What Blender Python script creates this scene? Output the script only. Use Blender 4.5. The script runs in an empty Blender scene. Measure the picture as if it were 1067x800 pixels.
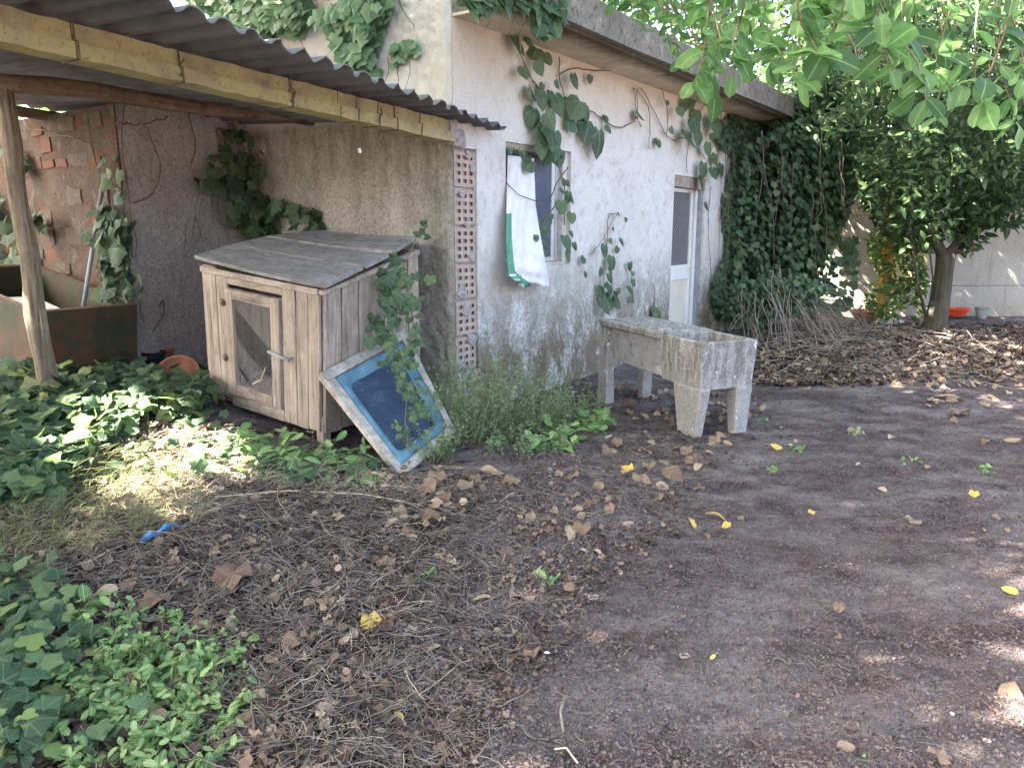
import bpy, bmesh, math, random
import numpy as np
from mathutils import Vector, Matrix, noise
random.seed(7); RS = np.random.RandomState(7)
D = bpy.data; SC = bpy.context.scene; COL = SC.collection
R = math.radians

# ---------------------------------------------------------------- camera
CAMH = 1.5; FPX = 800.0; PITCH = math.atan(160 / 800.0)
cam_d = D.cameras.new('camera'); cam = D.objects.new('camera', cam_d); COL.objects.link(cam)
cam_d.sensor_width = 36; cam_d.lens = FPX / 1067 * 36; cam_d.clip_end = 2000; cam_d.clip_start = .05
cam.location = (0, 0, CAMH); cam.rotation_euler = (math.pi / 2 - PITCH, 0, 0)
SC.camera = cam

# ---------------------------------------------------------------- sky, sun, exposure
SUN_EL = 45.0; SUN_H = Vector((-.96, -.28)).normalized()
SUNV = Vector((SUN_H.x * math.cos(R(SUN_EL)), SUN_H.y * math.cos(R(SUN_EL)), math.sin(R(SUN_EL))))
w = D.worlds.new('World'); SC.world = w; w.use_nodes = True
nt = w.node_tree; nt.nodes.clear()
sky = nt.nodes.new('ShaderNodeTexSky'); sky.sky_type = 'NISHITA'; sky.sun_disc = False
sky.sun_elevation = R(SUN_EL); sky.sun_rotation = math.atan2(SUN_H.x, SUN_H.y)
sky.air_density = .75; sky.dust_density = 6.0; sky.ozone_density = .3
bg = nt.nodes.new('ShaderNodeBackground'); bg.inputs[1].default_value = .085
wo = nt.nodes.new('ShaderNodeOutputWorld')
nt.links.new(sky.outputs[0], bg.inputs[0]); nt.links.new(bg.outputs[0], wo.inputs[0])
sl = D.lights.new('sun', 'SUN'); sl.energy = 5.0; sl.angle = R(.5); sl.color = (1, .93, .8)
so = D.objects.new('sun', sl); COL.objects.link(so)
so.rotation_euler = (-SUNV).to_track_quat('-Z', 'Y').to_euler(); so.location = SUNV * 40
vs = SC.view_settings; vs.view_transform = 'Standard'; vs.look = 'None'; vs.gamma = 1
vs.exposure = 4.2; vs.use_curve_mapping = False

# ---------------------------------------------------------------- frames and helpers
CP, SP = math.cos(PITCH), math.sin(PITCH)
P0 = Vector((-.35, 6.27, 0)); U = Vector((.571, .821, 0)); N = Vector((-.821, .571, 0))
def F(s, d, z): return P0 + U * s + N * d + Vector((0, 0, z))
def ray(x, y):
    xx = x - 533.5; yy = y - 400
    return Vector((xx, FPX * CP - yy * SP, -yy * CP - FPX * SP))
def P(x, y, Y):
    r = ray(x, y); return Vector((0, 0, CAMH)) + r * (Y / r.y)
def FP(x, y, d=0.0):                       # point of the facade plane (offset d) seen along a direction
    r = ray(x, y); o = Vector((0, 0, CAMH)) - P0
    k = (d - o.dot(N)) / r.dot(N); return Vector((0, 0, CAMH)) + r * k
def SPL(x, y, s):                          # point on the plane s = const
    r = ray(x, y); o = Vector((0, 0, CAMH)) - P0
    k = (s - o.dot(U)) / r.dot(U); return Vector((0, 0, CAMH)) + r * k
def proj(X, Y, Z):                         # numpy projection to picture coordinates (for planning densities)
    z = Z - CAMH; f = Y * CP - z * SP; v = -(Y * SP + z * CP)
    f = np.where(f < .05, .05, f)
    return 533.5 + FPX * X / f, 400 + FPX * v / f
def sst(a, b, x):
    t = np.clip((x - a) / (b - a), 0, 1); return t * t * (3 - 2 * t)
def vnoise(X, Y, sc, seed=0):
    X = np.asarray(X, float) * sc + seed * 17.3; Y = np.asarray(Y, float) * sc + seed * 9.1
    xi = np.floor(X); yi = np.floor(Y); fx = X - xi; fy = Y - yi
    fx = fx * fx * (3 - 2 * fx); fy = fy * fy * (3 - 2 * fy)
    def h(a, b):
        q = np.sin(a * 127.1 + b * 311.7 + seed) * 43758.5453; return q - np.floor(q)
    return (h(xi, yi) * (1 - fx) + h(xi + 1, yi) * fx) * (1 - fy) + (h(xi, yi + 1) * (1 - fx) + h(xi + 1, yi + 1) * fx) * fy
def gz(X, Y, fine=False):
    X = np.asarray(X, float); Y = np.asarray(Y, float)
    s = (X - P0.x) * U.x + (Y - P0.y) * U.y; d = (X - P0.x) * N.x + (Y - P0.y) * N.y
    z = .36 * sst(-.6, 2.2, d) * sst(.2, 2.0, -s)
    z = z + .13 * np.exp(-(((X + 1.35) / .9) ** 2 + ((Y - 3.35) / .75) ** 2))
    z = z + .05 * np.exp(-(((X + .2) / .9) ** 2 + ((Y - 4.6) / .8) ** 2))
    z = z + .05 * (vnoise(X, Y, .9, 3) - .5) * np.clip(1 - (np.hypot(X, Y - 6) - 10) / 20, 0, 1)
    z = z + .12 * np.exp(-(((X - 4.6) / 2.0) ** 2 + ((Y - 10.6) / 1.2) ** 2))
    if fine:
        z = z + .026 * (vnoise(X, Y, 5, 5) - .5) + .018 * (vnoise(X, Y, 17, 6) - .5) + .014 * (vnoise(X, Y, 45, 8) - .5)
    return z
def G(x, y, up=0.0):                       # ground point seen at picture position
    z = 0.0
    for _ in range(8):
        r = ray(x, y); k = (z - CAMH) / r.z; p = Vector((0, 0, CAMH)) + r * k
        z = float(gz(p.x, p.y))
    return Vector((p.x, p.y, z + up))
def inpoly(x, y, poly):
    x = np.asarray(x); y = np.asarray(y); c = np.zeros(x.shape, bool); n = len(poly)
    for i in range(n):
        x1, y1 = poly[i]; x2, y2 = poly[(i + 1) % n]
        m = ((y1 > y) != (y2 > y)) & (x < (x2 - x1) * (y - y1) / ((y2 - y1) if y2 != y1 else 1e-9) + x1)
        c ^= m
    return c
def tag(o, label=None, cat=None, group=None, kind=None):
    if label: o['label'] = label
    if cat: o['category'] = cat
    if group: o['group'] = group
    if kind: o['kind'] = kind
    return o
def empty(name, loc, label, cat, group=None):
    o = D.objects.new(name, None); COL.objects.link(o); o.location = loc; o.empty_display_size = .1
    return tag(o, label, cat, group)
def wloc(o):
    v = Vector((0, 0, 0))
    while o is not None: v = v + Vector(o.location); o = o.parent
    return v
def link(name, me, mats, parent=None, loc=None):
    o = D.objects.new(name, me); COL.objects.link(o)
    if not isinstance(mats, (list, tuple)): mats = [mats]
    if len(me.materials) == 0:
        for m in mats: me.materials.append(m)
    if parent is not None: o.parent = parent
    if loc is not None: o.location = loc
    return o
class MB:
    def __init__(s): s.v = []; s.f = []; s.mi = []
    def add(s, vs, fs, mi=0):
        b = len(s.v); s.v += [tuple(v) for v in vs]; s.f += [tuple(b + i for i in f) for f in fs]; s.mi += [mi] * len(fs)
    def hexa(s, c, mi=0):                  # 8 corners: bottom 0-3 ccw, top 4-7
        s.add(c, [(3, 2, 1, 0), (4, 5, 6, 7), (0, 1, 5, 4), (1, 2, 6, 5), (2, 3, 7, 6), (3, 0, 4, 7)], mi)
    def fbox(s, s0, s1, d0, d1, z0, z1, mi=0, j=0):   # box in the building's frame, d0 < d1
        r = lambda: random.uniform(-j, j)
        c = [F(a + r(), b + r(), z + r()) for z in (z0, z1) for a, b in ((s0, d0), (s1, d0), (s1, d1), (s0, d1))]
        s.hexa(c, mi)
    def tube(s, pts, rad, n=6, mi=0, cap=True):
        pts = [Vector(p) for p in pts]; m = len(pts)
        if not hasattr(rad, '__len__'): rad = [rad] * m
        rings = []; a = None
        for i in range(m):
            t = (pts[min(i + 1, m - 1)] - pts[max(i - 1, 0)])
            t = t.normalized() if t.length > 1e-9 else Vector((0, 0, 1))
            if a is None: a = t.orthogonal().normalized()
            else:
                a = a - t * a.dot(t); a = a.normalized() if a.length > 1e-6 else t.orthogonal().normalized()
            b = t.cross(a)
            rings.append([pts[i] + (a * math.cos(2 * math.pi * k / n) + b * math.sin(2 * math.pi * k / n)) * rad[i] for k in range(n)])
        vs = [v for r_ in rings for v in r_]; fs = []
        for i in range(m - 1):
            for k in range(n):
                fs.append((i * n + k, i * n + (k + 1) % n, (i + 1) * n + (k + 1) % n, (i + 1) * n + k))
        if cap and n > 2: fs.append(tuple(range(n - 1, -1, -1))); fs.append(tuple((m - 1) * n + k for k in range(n)))
        s.add(vs, fs, mi)
    def lathe(s, base, prof, n=20, mi=0, axis=None, cap=False):
        ax = Vector(axis).normalized() if axis else Vector((0, 0, 1)); a = ax.orthogonal().normalized(); b = ax.cross(a)
        base = Vector(base); vs = []; fs = []
        for r_, h in prof:
            for k in range(n): vs.append(base + ax * h + (a * math.cos(2 * math.pi * k / n) + b * math.sin(2 * math.pi * k / n)) * r_)
        for i in range(len(prof) - 1):
            for k in range(n): fs.append((i * n + k, i * n + (k + 1) % n, (i + 1) * n + (k + 1) % n, (i + 1) * n + k))
        if cap: fs.append(tuple((len(prof) - 1) * n + k for k in range(n))); fs.append(tuple(range(n)))
        s.add(vs, fs, mi)
    def build(s, name, mats, parent=None, smooth=False, bevel=0, loc=None):
        off = wloc(parent) if parent is not None else Vector((0, 0, 0))
        if loc is not None: off = Vector(loc)
        me = D.meshes.new(name)
        me.from_pydata([tuple(Vector(v) - off) for v in s.v], [], s.f)
        me.polygons.foreach_set('material_index', s.mi)
        if smooth: me.polygons.foreach_set('use_smooth', [True] * len(s.f))
        me.update()
        if bevel:
            bm = bmesh.new(); bm.from_mesh(me); bmesh.ops.remove_doubles(bm, verts=bm.verts, dist=1e-5)
            ed = [e for e in bm.edges if len(e.link_faces) == 2 and e.calc_face_angle(0) > .5]
            bmesh.ops.bevel(bm, geom=ed, offset=bevel, segments=1, affect='EDGES', profile=.6)
            bm.to_mesh(me); bm.free()
        o = link(name, me, mats, parent)
        if loc is not None and parent is None: o.location = loc
        return o

def npmesh(name, V, FQ, mats, parent=None, rnd=None, uv=None, smooth=False, mi=None):
    """V (n,3) ; FQ (m,k) faces all with k corners; rnd per vertex, uv per vertex"""
    off = wloc(parent) if parent is not None else Vector((0, 0, 0))
    V = np.asarray(V, np.float32) - np.array(off, np.float32)
    me = D.meshes.new(name); n = len(V); m, k = FQ.shape
    me.vertices.add(n); me.vertices.foreach_set('co', V.ravel())
    me.loops.add(m * k); me.loops.foreach_set('vertex_index', FQ.ravel().astype(np.int32))
    me.polygons.add(m); me.polygons.foreach_set('loop_start', np.arange(0, m * k, k, dtype=np.int32))
    if smooth: me.polygons.foreach_set('use_smooth', np.ones(m, bool))
    if mi is not None: me.polygons.foreach_set('material_index', mi.astype(np.int32))
    if rnd is not None:
        a = me.attributes.new('rnd', 'FLOAT', 'POINT'); a.data.foreach_set('value', np.asarray(rnd, np.float32))
    if uv is not None:
        a = me.attributes.new('luv', 'FLOAT_VECTOR', 'POINT')
        a.data.foreach_set('vector', np.asarray(uv, np.float32).ravel())
    me.update(calc_edges=True); me.validate()
    return link(name, me, mats, parent)

# ---------------------------------------------------------------- leaf templates (tip along +y, face +z)
def fan(out, cz=.05, c=(0, .38)):
    v = [(c[0], c[1], cz)] + [(x, y, -.06 * (abs(x) * 2) ** 1.5 - .05 * y * y) for x, y in out]
    n = len(out); return np.array(v, float), np.array([(0, 1 + i, 1 + (i + 1) % n) for i in range(n)])
def mirror(h): return h + [(-x, y) for x, y in reversed(h[1:-1])]
IVY = fan(mirror([(0, .02), (.17, -.13), (.40, -.13), (.50, .06), (.47, .22), (.60, .40), (.40, .56), (.24, .70), (0, .98)][::-1]))
def chaikin(o):
    r = []
    for i in range(len(o)):
        a, b = o[i], o[(i + 1) % len(o)]; r += [(a[0] * .75 + b[0] * .25, a[1] * .75 + b[1] * .25), (a[0] * .25 + b[0] * .75, a[1] * .25 + b[1] * .75)]
    return r
IVYR = fan(chaikin(mirror([(0, .06), (.15, -.15), (.42, -.15), (.56, .08), (.46, .24), (.64, .44), (.38, .60), (.22, .74), (0, 1.03)][::-1])), .07)
HEART = fan(mirror([(0, 0), (.22, -.13), (.44, .0), (.52, .28), (.36, .66), (0, 1.0)][::-1]))
def lance(wd=.28, fold=.10, bend=.18, seg=4, rnd_=False):
    v = []; f = []
    for i in range(seg + 1):
        t = i / seg; ww = (wd * math.sin(math.pi * min(1, max(.03, t)) ** .85) if not rnd_ else wd * math.sqrt(max(0, 1 - (2 * t ** 1.25 - 1) ** 2))) if 0 < t < 1 else .01
        z = -bend * t * t
        v += [(-ww, t, z + fold * ww), (0, t, z - fold * .3), (ww, t, z + fold * ww)]
    for i in range(seg):
        a = i * 3
        for q in ((a, a + 1, a + 4, a + 3), (a + 1, a + 2, a + 5, a + 4)):
            f += [(q[0], q[1], q[2]), (q[0], q[2], q[3])]
    return np.array(v), np.array(f)
LANCE = lance(.22); OVAL = lance(.27, .10, .15, 7, True); SLIM = lance(.16, .1, .3, 3); SMALL = lance(.3, .1, .1, 2)
DRY = fan([(.03, .98), (-.2, .86), (-.36, .7), (-.44, .42), (-.36, .16), (-.17, .02), (.02, -.06), (.2, .0), (.38, .2), (.42, .47), (.40, .66), (.2, .88)], .02)
DRY = (DRY[0] + np.array([[0, 0, .13 * math.sin(i * 2.1) + .25 * DRY[0][i][0] ** 2] for i in range(len(DRY[0]))]), DRY[1])
DIAM = (np.array([(0, 0, 0), (.3, .5, .04), (0, 1, 0), (-.3, .5, .04)], float), np.array([(0, 1, 2), (0, 2, 3)]))
CRUMB = (np.array([(1, 0, 0), (-.9, .2, .1), (0, 1, .1), (.1, -1, -.1), (0, .1, .8), (0, 0, -.8)], float),
         np.array([(0, 2, 4), (2, 1, 4), (1, 3, 4), (3, 0, 4), (2, 0, 5), (1, 2, 5), (3, 1, 5), (0, 3, 5)]))
def unit(a): return a / np.maximum(np.linalg.norm(a, axis=1, keepdims=True), 1e-9)
def scatter_np(tmpl, pos, nrm, tip, size, rnd=None):
    tv, tf = tmpl; n = len(pos)
    pos = np.asarray(pos, float); z = unit(np.asarray(nrm, float)); t = np.asarray(tip, float)
    y = unit(t - z * (t * z).sum(1, keepdims=True)); x = np.cross(y, z)
    sz = np.asarray(size, float)
    if sz.ndim == 1: sz = np.stack([sz] * 3, 1)
    L = tv[None, :, :] * sz[:, None, :]
    if len(tv) > 8: L[:, :, 2] *= RS.uniform(-.6, 2.6, n)[:, None]
    V = pos[:, None, :] + L[:, :, :1] * x[:, None, :] + L[:, :, 1:2] * y[:, None, :] + L[:, :, 2:] * z[:, None, :]
    Fc = tf[None] + (np.arange(n) * len(tv))[:, None, None]
    if rnd is None: rnd = RS.rand(n)
    rn = np.repeat(rnd, len(tv)); uv = np.tile(tv, (n, 1))
    return V.reshape(-1, 3), Fc.reshape(-1, 3), rn, uv
def leaves(name, tmpl, pos, nrm, tip, size, mat, parent=None, rnd=None, smooth=False):
    if len(pos) == 0: return None
    V, Fc, rn, uv = scatter_np(tmpl, pos, nrm, tip, size, rnd)
    return npmesh(name, V, Fc, mat, parent, rn, uv, smooth)
def rdir(n, base=(0, 0, 1), spread=.5):
    return unit(np.array(base, float)[None, :] + RS.normal(0, spread, (n, 3)))

# ---------------------------------------------------------------- materials
class NT:
    def __init__(s, name):
        s.m = D.materials.new(name); s.m.use_nodes = True; s.t = s.m.node_tree; s.t.nodes.clear()
        s.out = s.t.nodes.new('ShaderNodeOutputMaterial'); s.b = s.t.nodes.new('ShaderNodeBsdfPrincipled')
        s.t.links.new(s.b.outputs[0], s.out.inputs[0]); s.tc = None
    def n(s, typ, **k):
        o = s.t.nodes.new('ShaderNode' + typ)
        for a, b in k.items(): setattr(o, a, b)
        return o
    def l(s, a, b): s.t.links.new(a, b)
    def co(s, scale=(1, 1, 1), rot=(0, 0, 0), loc=(0, 0, 0)):
        if s.tc is None: s.tc = s.n('TexCoord')
        mp = s.n('Mapping'); s.l(s.tc.outputs['Object'], mp.inputs[0])
        mp.inputs['Scale'].default_value = scale; mp.inputs['Rotation'].default_value = rot; mp.inputs['Location'].default_value = loc
        return mp.outputs[0]
    def noise(s, scale, co=None, detail=6, rough=.6, dist=0):
        q = s.n('TexNoise'); s.l(co or s.co(), q.inputs['Vector']); q.inputs['Scale'].default_value = scale
        q.inputs['Detail'].default_value = detail; q.inputs['Roughness'].default_value = rough; q.inputs['Distortion'].default_value = dist
        return q.outputs['Fac']
    def vor(s, scale, co=None, feat='F1', out='Distance'):
        q = s.n('TexVoronoi', feature=feat); s.l(co or s.co(), q.inputs['Vector']); q.inputs['Scale'].default_value = scale
        return q.outputs[out]
    def ramp(s, fac, stops, interp='LINEAR'):
        r = s.n('ValToRGB'); s.l(fac, r.inputs[0]); r.color_ramp.interpolation = interp
        el = r.color_ramp.elements
        while len(el) < len(stops): el.new(.5)
        for e, (p, c) in zip(el, stops):
            e.position = p; e.color = (*c, 1) if hasattr(c, '__len__') else (c, c, c, 1)
        return r.outputs[0]
    def mr(s, v, a, b, c=0, d=1):
        q = s.n('MapRange'); s.l(v, q.inputs[0])
        for i, x in enumerate((a, b, c, d)): q.inputs[i + 1].default_value = x
        return q.outputs[0]
    def math(s, op, a, b=None):
        q = s.n('Math', operation=op)
        for i, x in enumerate((a, b)):
            if x is None: continue
            if isinstance(x, (int, float)): q.inputs[i].default_value = x
            else: s.l(x, q.inputs[i])
        return q.outputs[0]
    def mix(s, fac, a, b, typ='MIX'):
        q = s.n('MixRGB', blend_type=typ)
        for i, x in enumerate((fac, a, b)):
            if isinstance(x, (int, float)): q.inputs[i].default_value = x
            elif isinstance(x, (tuple, list)): q.inputs[i].default_value = (*x, 1)
            else: s.l(x, q.inputs[i])
        return q.outputs[0]
    def sep(s, co=None, which='Z'):
        q = s.n('SeparateXYZ')
        if s.tc is None: s.tc = s.n('TexCoord')
        if co is None: co = s.n('NewGeometry').outputs['Position']
        s.l(co, q.inputs[0]); return q.outputs[which]
    def bump(s, h, strength=.5, dist=.01, prev=None):
        q = s.n('Bump'); s.l(h, q.inputs['Height']); q.inputs['Strength'].default_value = strength; q.inputs['Distance'].default_value = dist
        if prev is not None: s.l(prev, q.inputs['Normal'])
        return q.outputs[0]
    def done(s, col, rough=.9, nrm=None, spec=.25, metal=0):
        if isinstance(col, (tuple, list)): s.b.inputs['Base Color'].default_value = (*col, 1)
        else: s.l(col, s.b.inputs['Base Color'])
        if isinstance(rough, (int, float)): s.b.inputs['Roughness'].default_value = rough
        else: s.l(rough, s.b.inputs['Roughness'])
        s.b.inputs['Specular IOR Level'].default_value = spec; s.b.inputs['Metallic'].default_value = metal
        if nrm is not None: s.l(nrm, s.b.inputs['Normal'])
        return s.m
YAW_U = math.atan2(U.y, U.x)
M = {}
def simple(name, a, b, scale=8, rough=.85, bs=40, bst=.3, bd=.005, spec=.25, metal=0):
    t = NT(name); nz = t.noise(scale)
    return t.done(t.ramp(nz, [(.3, a), (.7, b)]), rough, t.bump(t.noise(bs), bst, bd), spec, metal)
def leafmat(name, cols, vein=None, trans=.35, rough=.42, spec=.35, patch=None, vk=.75):
    t = NT(name); at = t.n('Attribute', attribute_name='rnd'); f = at.outputs['Fac']
    c = t.ramp(f, cols)
    nz = t.noise(9, detail=3); c = t.mix(t.mr(nz, .35, .7, 0, .35), c, tuple(x * .55 for x in cols[0][1]))
    lu = t.n('Attribute', attribute_name='luv').outputs['Vector']
    if vein:
        sp = t.n('SeparateXYZ'); t.l(lu, sp.inputs[0])
        y = t.math('ADD', sp.outputs[1], -.02)
        ang = t.math('ARCTAN2', sp.outputs[0], y); pp = t.math('PINGPONG', ang, R(27))
        rr = t.math('SQRT', t.math('ADD', t.math('MULTIPLY', sp.outputs[0], sp.outputs[0]), t.math('MULTIPLY', y, y)))
        wv = t.math('MULTIPLY', pp, rr); k = t.mr(wv, .010, .034, 1, 0)
        c = t.mix(t.math('MULTIPLY', k, vk), c, vein)
    else:
        sp = t.n('SeparateXYZ'); t.l(lu, sp.inputs[0]); ax = t.math('ABSOLUTE', sp.outputs[0])
        k = t.mr(ax, .0, .03, .5, 0); c = t.mix(k, c, tuple(min(1, x * 1.9) for x in cols[-1][1]))
    m = t.done(c, rough, t.bump(t.noise(60, detail=2), .15, .004), spec)
    tr = t.n('BsdfTranslucent'); tc = t.mix(.35, c, (.55, .75, .08), 'MULTIPLY'); q = t.n('MixRGB'); q.blend_type = 'ADD'
    q.inputs[0].default_value = 1; t.l(c, q.inputs[1]); t.l(c, q.inputs[2]); t.l(q.outputs[0], tr.inputs[0])
    mx = t.n('MixShader'); mx.inputs[0].default_value = trans; t.l(t.b.outputs[0], mx.inputs[1]); t.l(tr.outputs[0], mx.inputs[2])
    t.l(mx.outputs[0], t.out.inputs[0]); return m
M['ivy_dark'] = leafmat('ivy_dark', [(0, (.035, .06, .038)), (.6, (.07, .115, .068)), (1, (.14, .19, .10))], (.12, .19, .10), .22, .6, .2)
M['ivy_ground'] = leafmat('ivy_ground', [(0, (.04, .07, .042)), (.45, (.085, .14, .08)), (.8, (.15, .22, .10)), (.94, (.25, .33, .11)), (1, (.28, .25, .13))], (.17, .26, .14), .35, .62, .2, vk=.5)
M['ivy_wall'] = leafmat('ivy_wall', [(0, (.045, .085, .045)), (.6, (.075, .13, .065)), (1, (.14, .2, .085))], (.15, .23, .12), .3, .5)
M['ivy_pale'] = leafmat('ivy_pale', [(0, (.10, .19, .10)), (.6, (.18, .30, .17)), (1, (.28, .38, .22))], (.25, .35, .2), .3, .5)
M['walnut'] = leafmat('walnut_leaf', [(0, (.05, .11, .035)), (.5, (.09, .18, .055)), (1, (.15, .26, .085))], None, .45, .4)
M['laurel'] = leafmat('laurel_leaf', [(0, (.02, .04, .018)), (.7, (.045, .085, .03)), (1, (.10, .16, .05))], None, .3, .5)
M['midtree'] = leafmat('midtree_leaf', [(0, (.03, .07, .02)), (.6, (.07, .14, .03)), (1, (.16, .22, .05))], None, .4, .5)
M['weed'] = leafmat('weed_leaf', [(0, (.09, .17, .06)), (.5, (.19, .30, .12)), (1, (.32, .42, .18))], None, .35, .5)
M['shrub'] = leafmat('shrub_leaf', [(0, (.09, .14, .07)), (.5, (.16, .23, .12)), (1, (.28, .34, .20))], None, .3, .6)
M['grass'] = leafmat('dry_grass', [(0, (.10, .13, .05)), (.5, (.20, .20, .10)), (1, (.34, .29, .17))], None, .25, .7)
M['dry'] = leafmat('dry_leaf', [(0, (.11, .075, .06)), (.4, (.23, .16, .115)), (.75, (.36, .265, .185)), (1, (.48, .39, .29))], (.22, .14, .09), .2, .8, .15, vk=.3)
M['dryyellow'] = leafmat('yellow_leaf', [(0, (.55, .36, .08)), (1, (.62, .48, .14))], (.5, .3, .1), .2, .7, .2, vk=.3)
M['litter'] = leafmat('leaf_litter', [(0, (.03, .021, .02)), (.5, (.075, .05, .042)), (.85, (.16, .11, .085)), (1, (.32, .24, .175))], None, .1, .8, .15)

def mk_soil():
    t = NT('soil'); big = t.noise(.9, detail=5); mid = t.noise(7, detail=8, rough=.7); fine = t.noise(70, detail=6, rough=.75); vf = t.noise(260, detail=3, rough=.7)
    c = t.ramp(mid, [(.37, (.034, .023, .024)), (.5, (.092, .066, .070)), (.62, (.175, .135, .142))])
    c = t.mix(t.mr(fine, .50, .62, 0, .8), c, (.225, .18, .178))
    c = t.mix(t.mr(fine, .47, .38, 0, .85), c, (.022, .015, .014))
    pal = t.mr(t.noise(1.1, t.co((1, 2.2, 1), (0, 0, -.5)), detail=8, rough=.75), .45, .62, 0, .75)
    c = t.mix(pal, c, (.31, .272, .275))
    c = t.mix(t.mr(vf, .57, .65, 0, .8), c, (.30, .26, .25)); c = t.mix(t.mr(vf, .44, .36, 0, .8), c, (.03, .022, .022)); c = t.mix(t.mr(t.noise(2.1, detail=6, rough=.7), .52, .64, 0, .45), c, (.10, .052, .045))
        # dark rim below the tree canopy: decayed leaf mould
    c = t.mix(t.mr(big, .5, .62, 0, .35), c, (.07, .05, .045))
    h = t.math('ADD', t.math('MULTIPLY', fine, .7), t.math('MULTIPLY', vf, .35))
    b1 = t.bump(mid, .7, .04); b2 = t.bump(h, 1.0, .03, b1); b3 = t.bump(t.vor(70), .7, .012, b2)
    return t.done(c, .95, b3, .12)
M['soil'] = mk_soil()
def mk_facade():
    t = NT('white_stucco'); Z = t.sep(); n1 = t.noise(1.6, detail=8, rough=.65); n2 = t.noise(9, detail=8, rough=.7); st = t.noise(3, t.co((6, 6, .7)), detail=6, rough=.7)
    sp = t.noise(130, detail=2)
    c = t.ramp(n1, [(.3, (.64, .62, .58)), (.55, (.76, .75, .735)), (.8, (.69, .665, .62))])
    c = t.mix(t.mr(n2, .50, .68, 0, .6), c, (.44, .39, .33))
    # ochre staining creeping down from the soffit
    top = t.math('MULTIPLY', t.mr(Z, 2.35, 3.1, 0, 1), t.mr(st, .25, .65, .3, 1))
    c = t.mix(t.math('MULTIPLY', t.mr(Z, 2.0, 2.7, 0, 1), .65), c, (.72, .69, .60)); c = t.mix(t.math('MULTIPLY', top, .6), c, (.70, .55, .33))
    # splash dirt, lichen and moss low on the wall
    low = t.math('MULTIPLY', t.mr(Z, 1.35, .35, 0, 1), t.mr(t.noise(3.2, t.co((1, 1, .6)), detail=9, rough=.75), .40, .52, 0, 1))
    c = t.mix(t.math('MULTIPLY', low, .95), c, (.20, .155, .10))
    low2 = t.math('MULTIPLY', t.mr(Z, 1.25, .3, 0, 1), t.mr(t.noise(26, detail=7, rough=.75), .47, .57, 0, 1))
    c = t.mix(t.math('MULTIPLY', low2, .75), c, (.15, .115, .075))
    dk = t.mr(t.noise(34, t.co((1, 1, .45)), detail=6, rough=.8), .62, .70, 0, 1)
    c = t.mix(t.math('MULTIPLY', dk, .5), c, (.20, .17, .15))
    c = t.mix(t.mr(sp, .62, .69, 0, .8), c, (.17, .15, .13)); c = t.mix(t.mr(t.noise(48, detail=5, rough=.8), .60, .66, 0, .6), c, (.28, .25, .22)); c = t.mix(t.mr(t.noise(14, t.co((1, 1, .4)), detail=7, rough=.8), .57, .66, 0, .4), c, (.40, .37, .33))
    b = t.bump(t.noise(85, detail=5, rough=.7), .8, .02); b = t.bump(t.noise(12, detail=4), .3, .02, b)
    return t.done(c, .92, b, .2)
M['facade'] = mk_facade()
def mk_rough(name, a, b_, mossx=True):
    t = NT(name); n1 = t.noise(2.2, detail=7, rough=.65); st = t.noise(3, t.co((2, 2, .8)), detail=8, rough=.75); g = t.noise(50, t.co((1, 1, .8)), detail=6, rough=.75)
    c = t.ramp(n1, [(.3, a), (.7, b_)])
    c = t.mix(t.mr(st, .45, .72, 0, .6), c, tuple(x * .45 for x in a))
    c = t.mix(t.mr(g, .52, .66, 0, .55), c, tuple(min(1, x * 1.5) for x in b_))
    c = t.mix(t.mr(g, .47, .36, 0, .55), c, (.11, .09, .065))
    if mossx:
        X = t.sep(which='X'); Y = t.sep(which='Y')
        d = t.math('ADD', t.math('MULTIPLY', t.math('ADD', X, -P0.x), N.x), t.math('MULTIPLY', t.math('ADD', Y, -P0.y), N.y))
        near = t.math('MULTIPLY', t.mr(d, .55, .15, 0, 1), t.mr(st, .3, .6, .2, 1))
        c = t.mix(t.math('MULTIPLY', near, .5), c, (.12, .13, .075))
        Z = t.sep(); top = t.math('MULTIPLY', t.mr(Z, 1.7, 2.3, 0, 1), t.mr(st, .35, .65, .1, 1))
        c = t.mix(t.math('MULTIPLY', top, .55), c, (.13, .12, .05))
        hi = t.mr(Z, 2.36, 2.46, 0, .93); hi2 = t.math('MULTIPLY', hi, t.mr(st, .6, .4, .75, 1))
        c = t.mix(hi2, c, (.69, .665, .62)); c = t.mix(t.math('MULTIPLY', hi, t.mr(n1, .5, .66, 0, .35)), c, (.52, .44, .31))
    b = t.bump(g, .8, .02); b = t.bump(t.noise(150, detail=3), .4, .006, b)
    return t.done(c, .95, b, .12)
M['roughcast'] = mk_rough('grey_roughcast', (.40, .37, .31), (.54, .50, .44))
M['oldplaster'] = mk_rough('old_plaster', (.36, .325, .32), (.46, .425, .415), False)
def mk_conc(name, a, b_, dark=.5, scale=1.0, spots=(.05, .04, .035)):
    t = NT(name); n1 = t.noise(3 * scale, detail=8, rough=.7); n2 = t.noise(22 * scale, detail=8, rough=.75); n3 = t.noise(120 * scale, detail=3)
    c = t.ramp(n1, [(.3, a), (.7, b_)])
    c = t.mix(t.mr(n2, .5, .64, 0, dark), c, spots)
    c = t.mix(t.mr(t.noise(6 * scale, detail=8, rough=.8), .58, .66, 0, .7), c, tuple(min(1, x * 1.5) for x in b_))
    c = t.mix(t.mr(n3, .6, .7, 0, .6), c, spots)
    b = t.bump(n2, .5, .012); b = t.bump(n3, .5, .006, b)
    return t.done(c, .93, b, .15)
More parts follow.
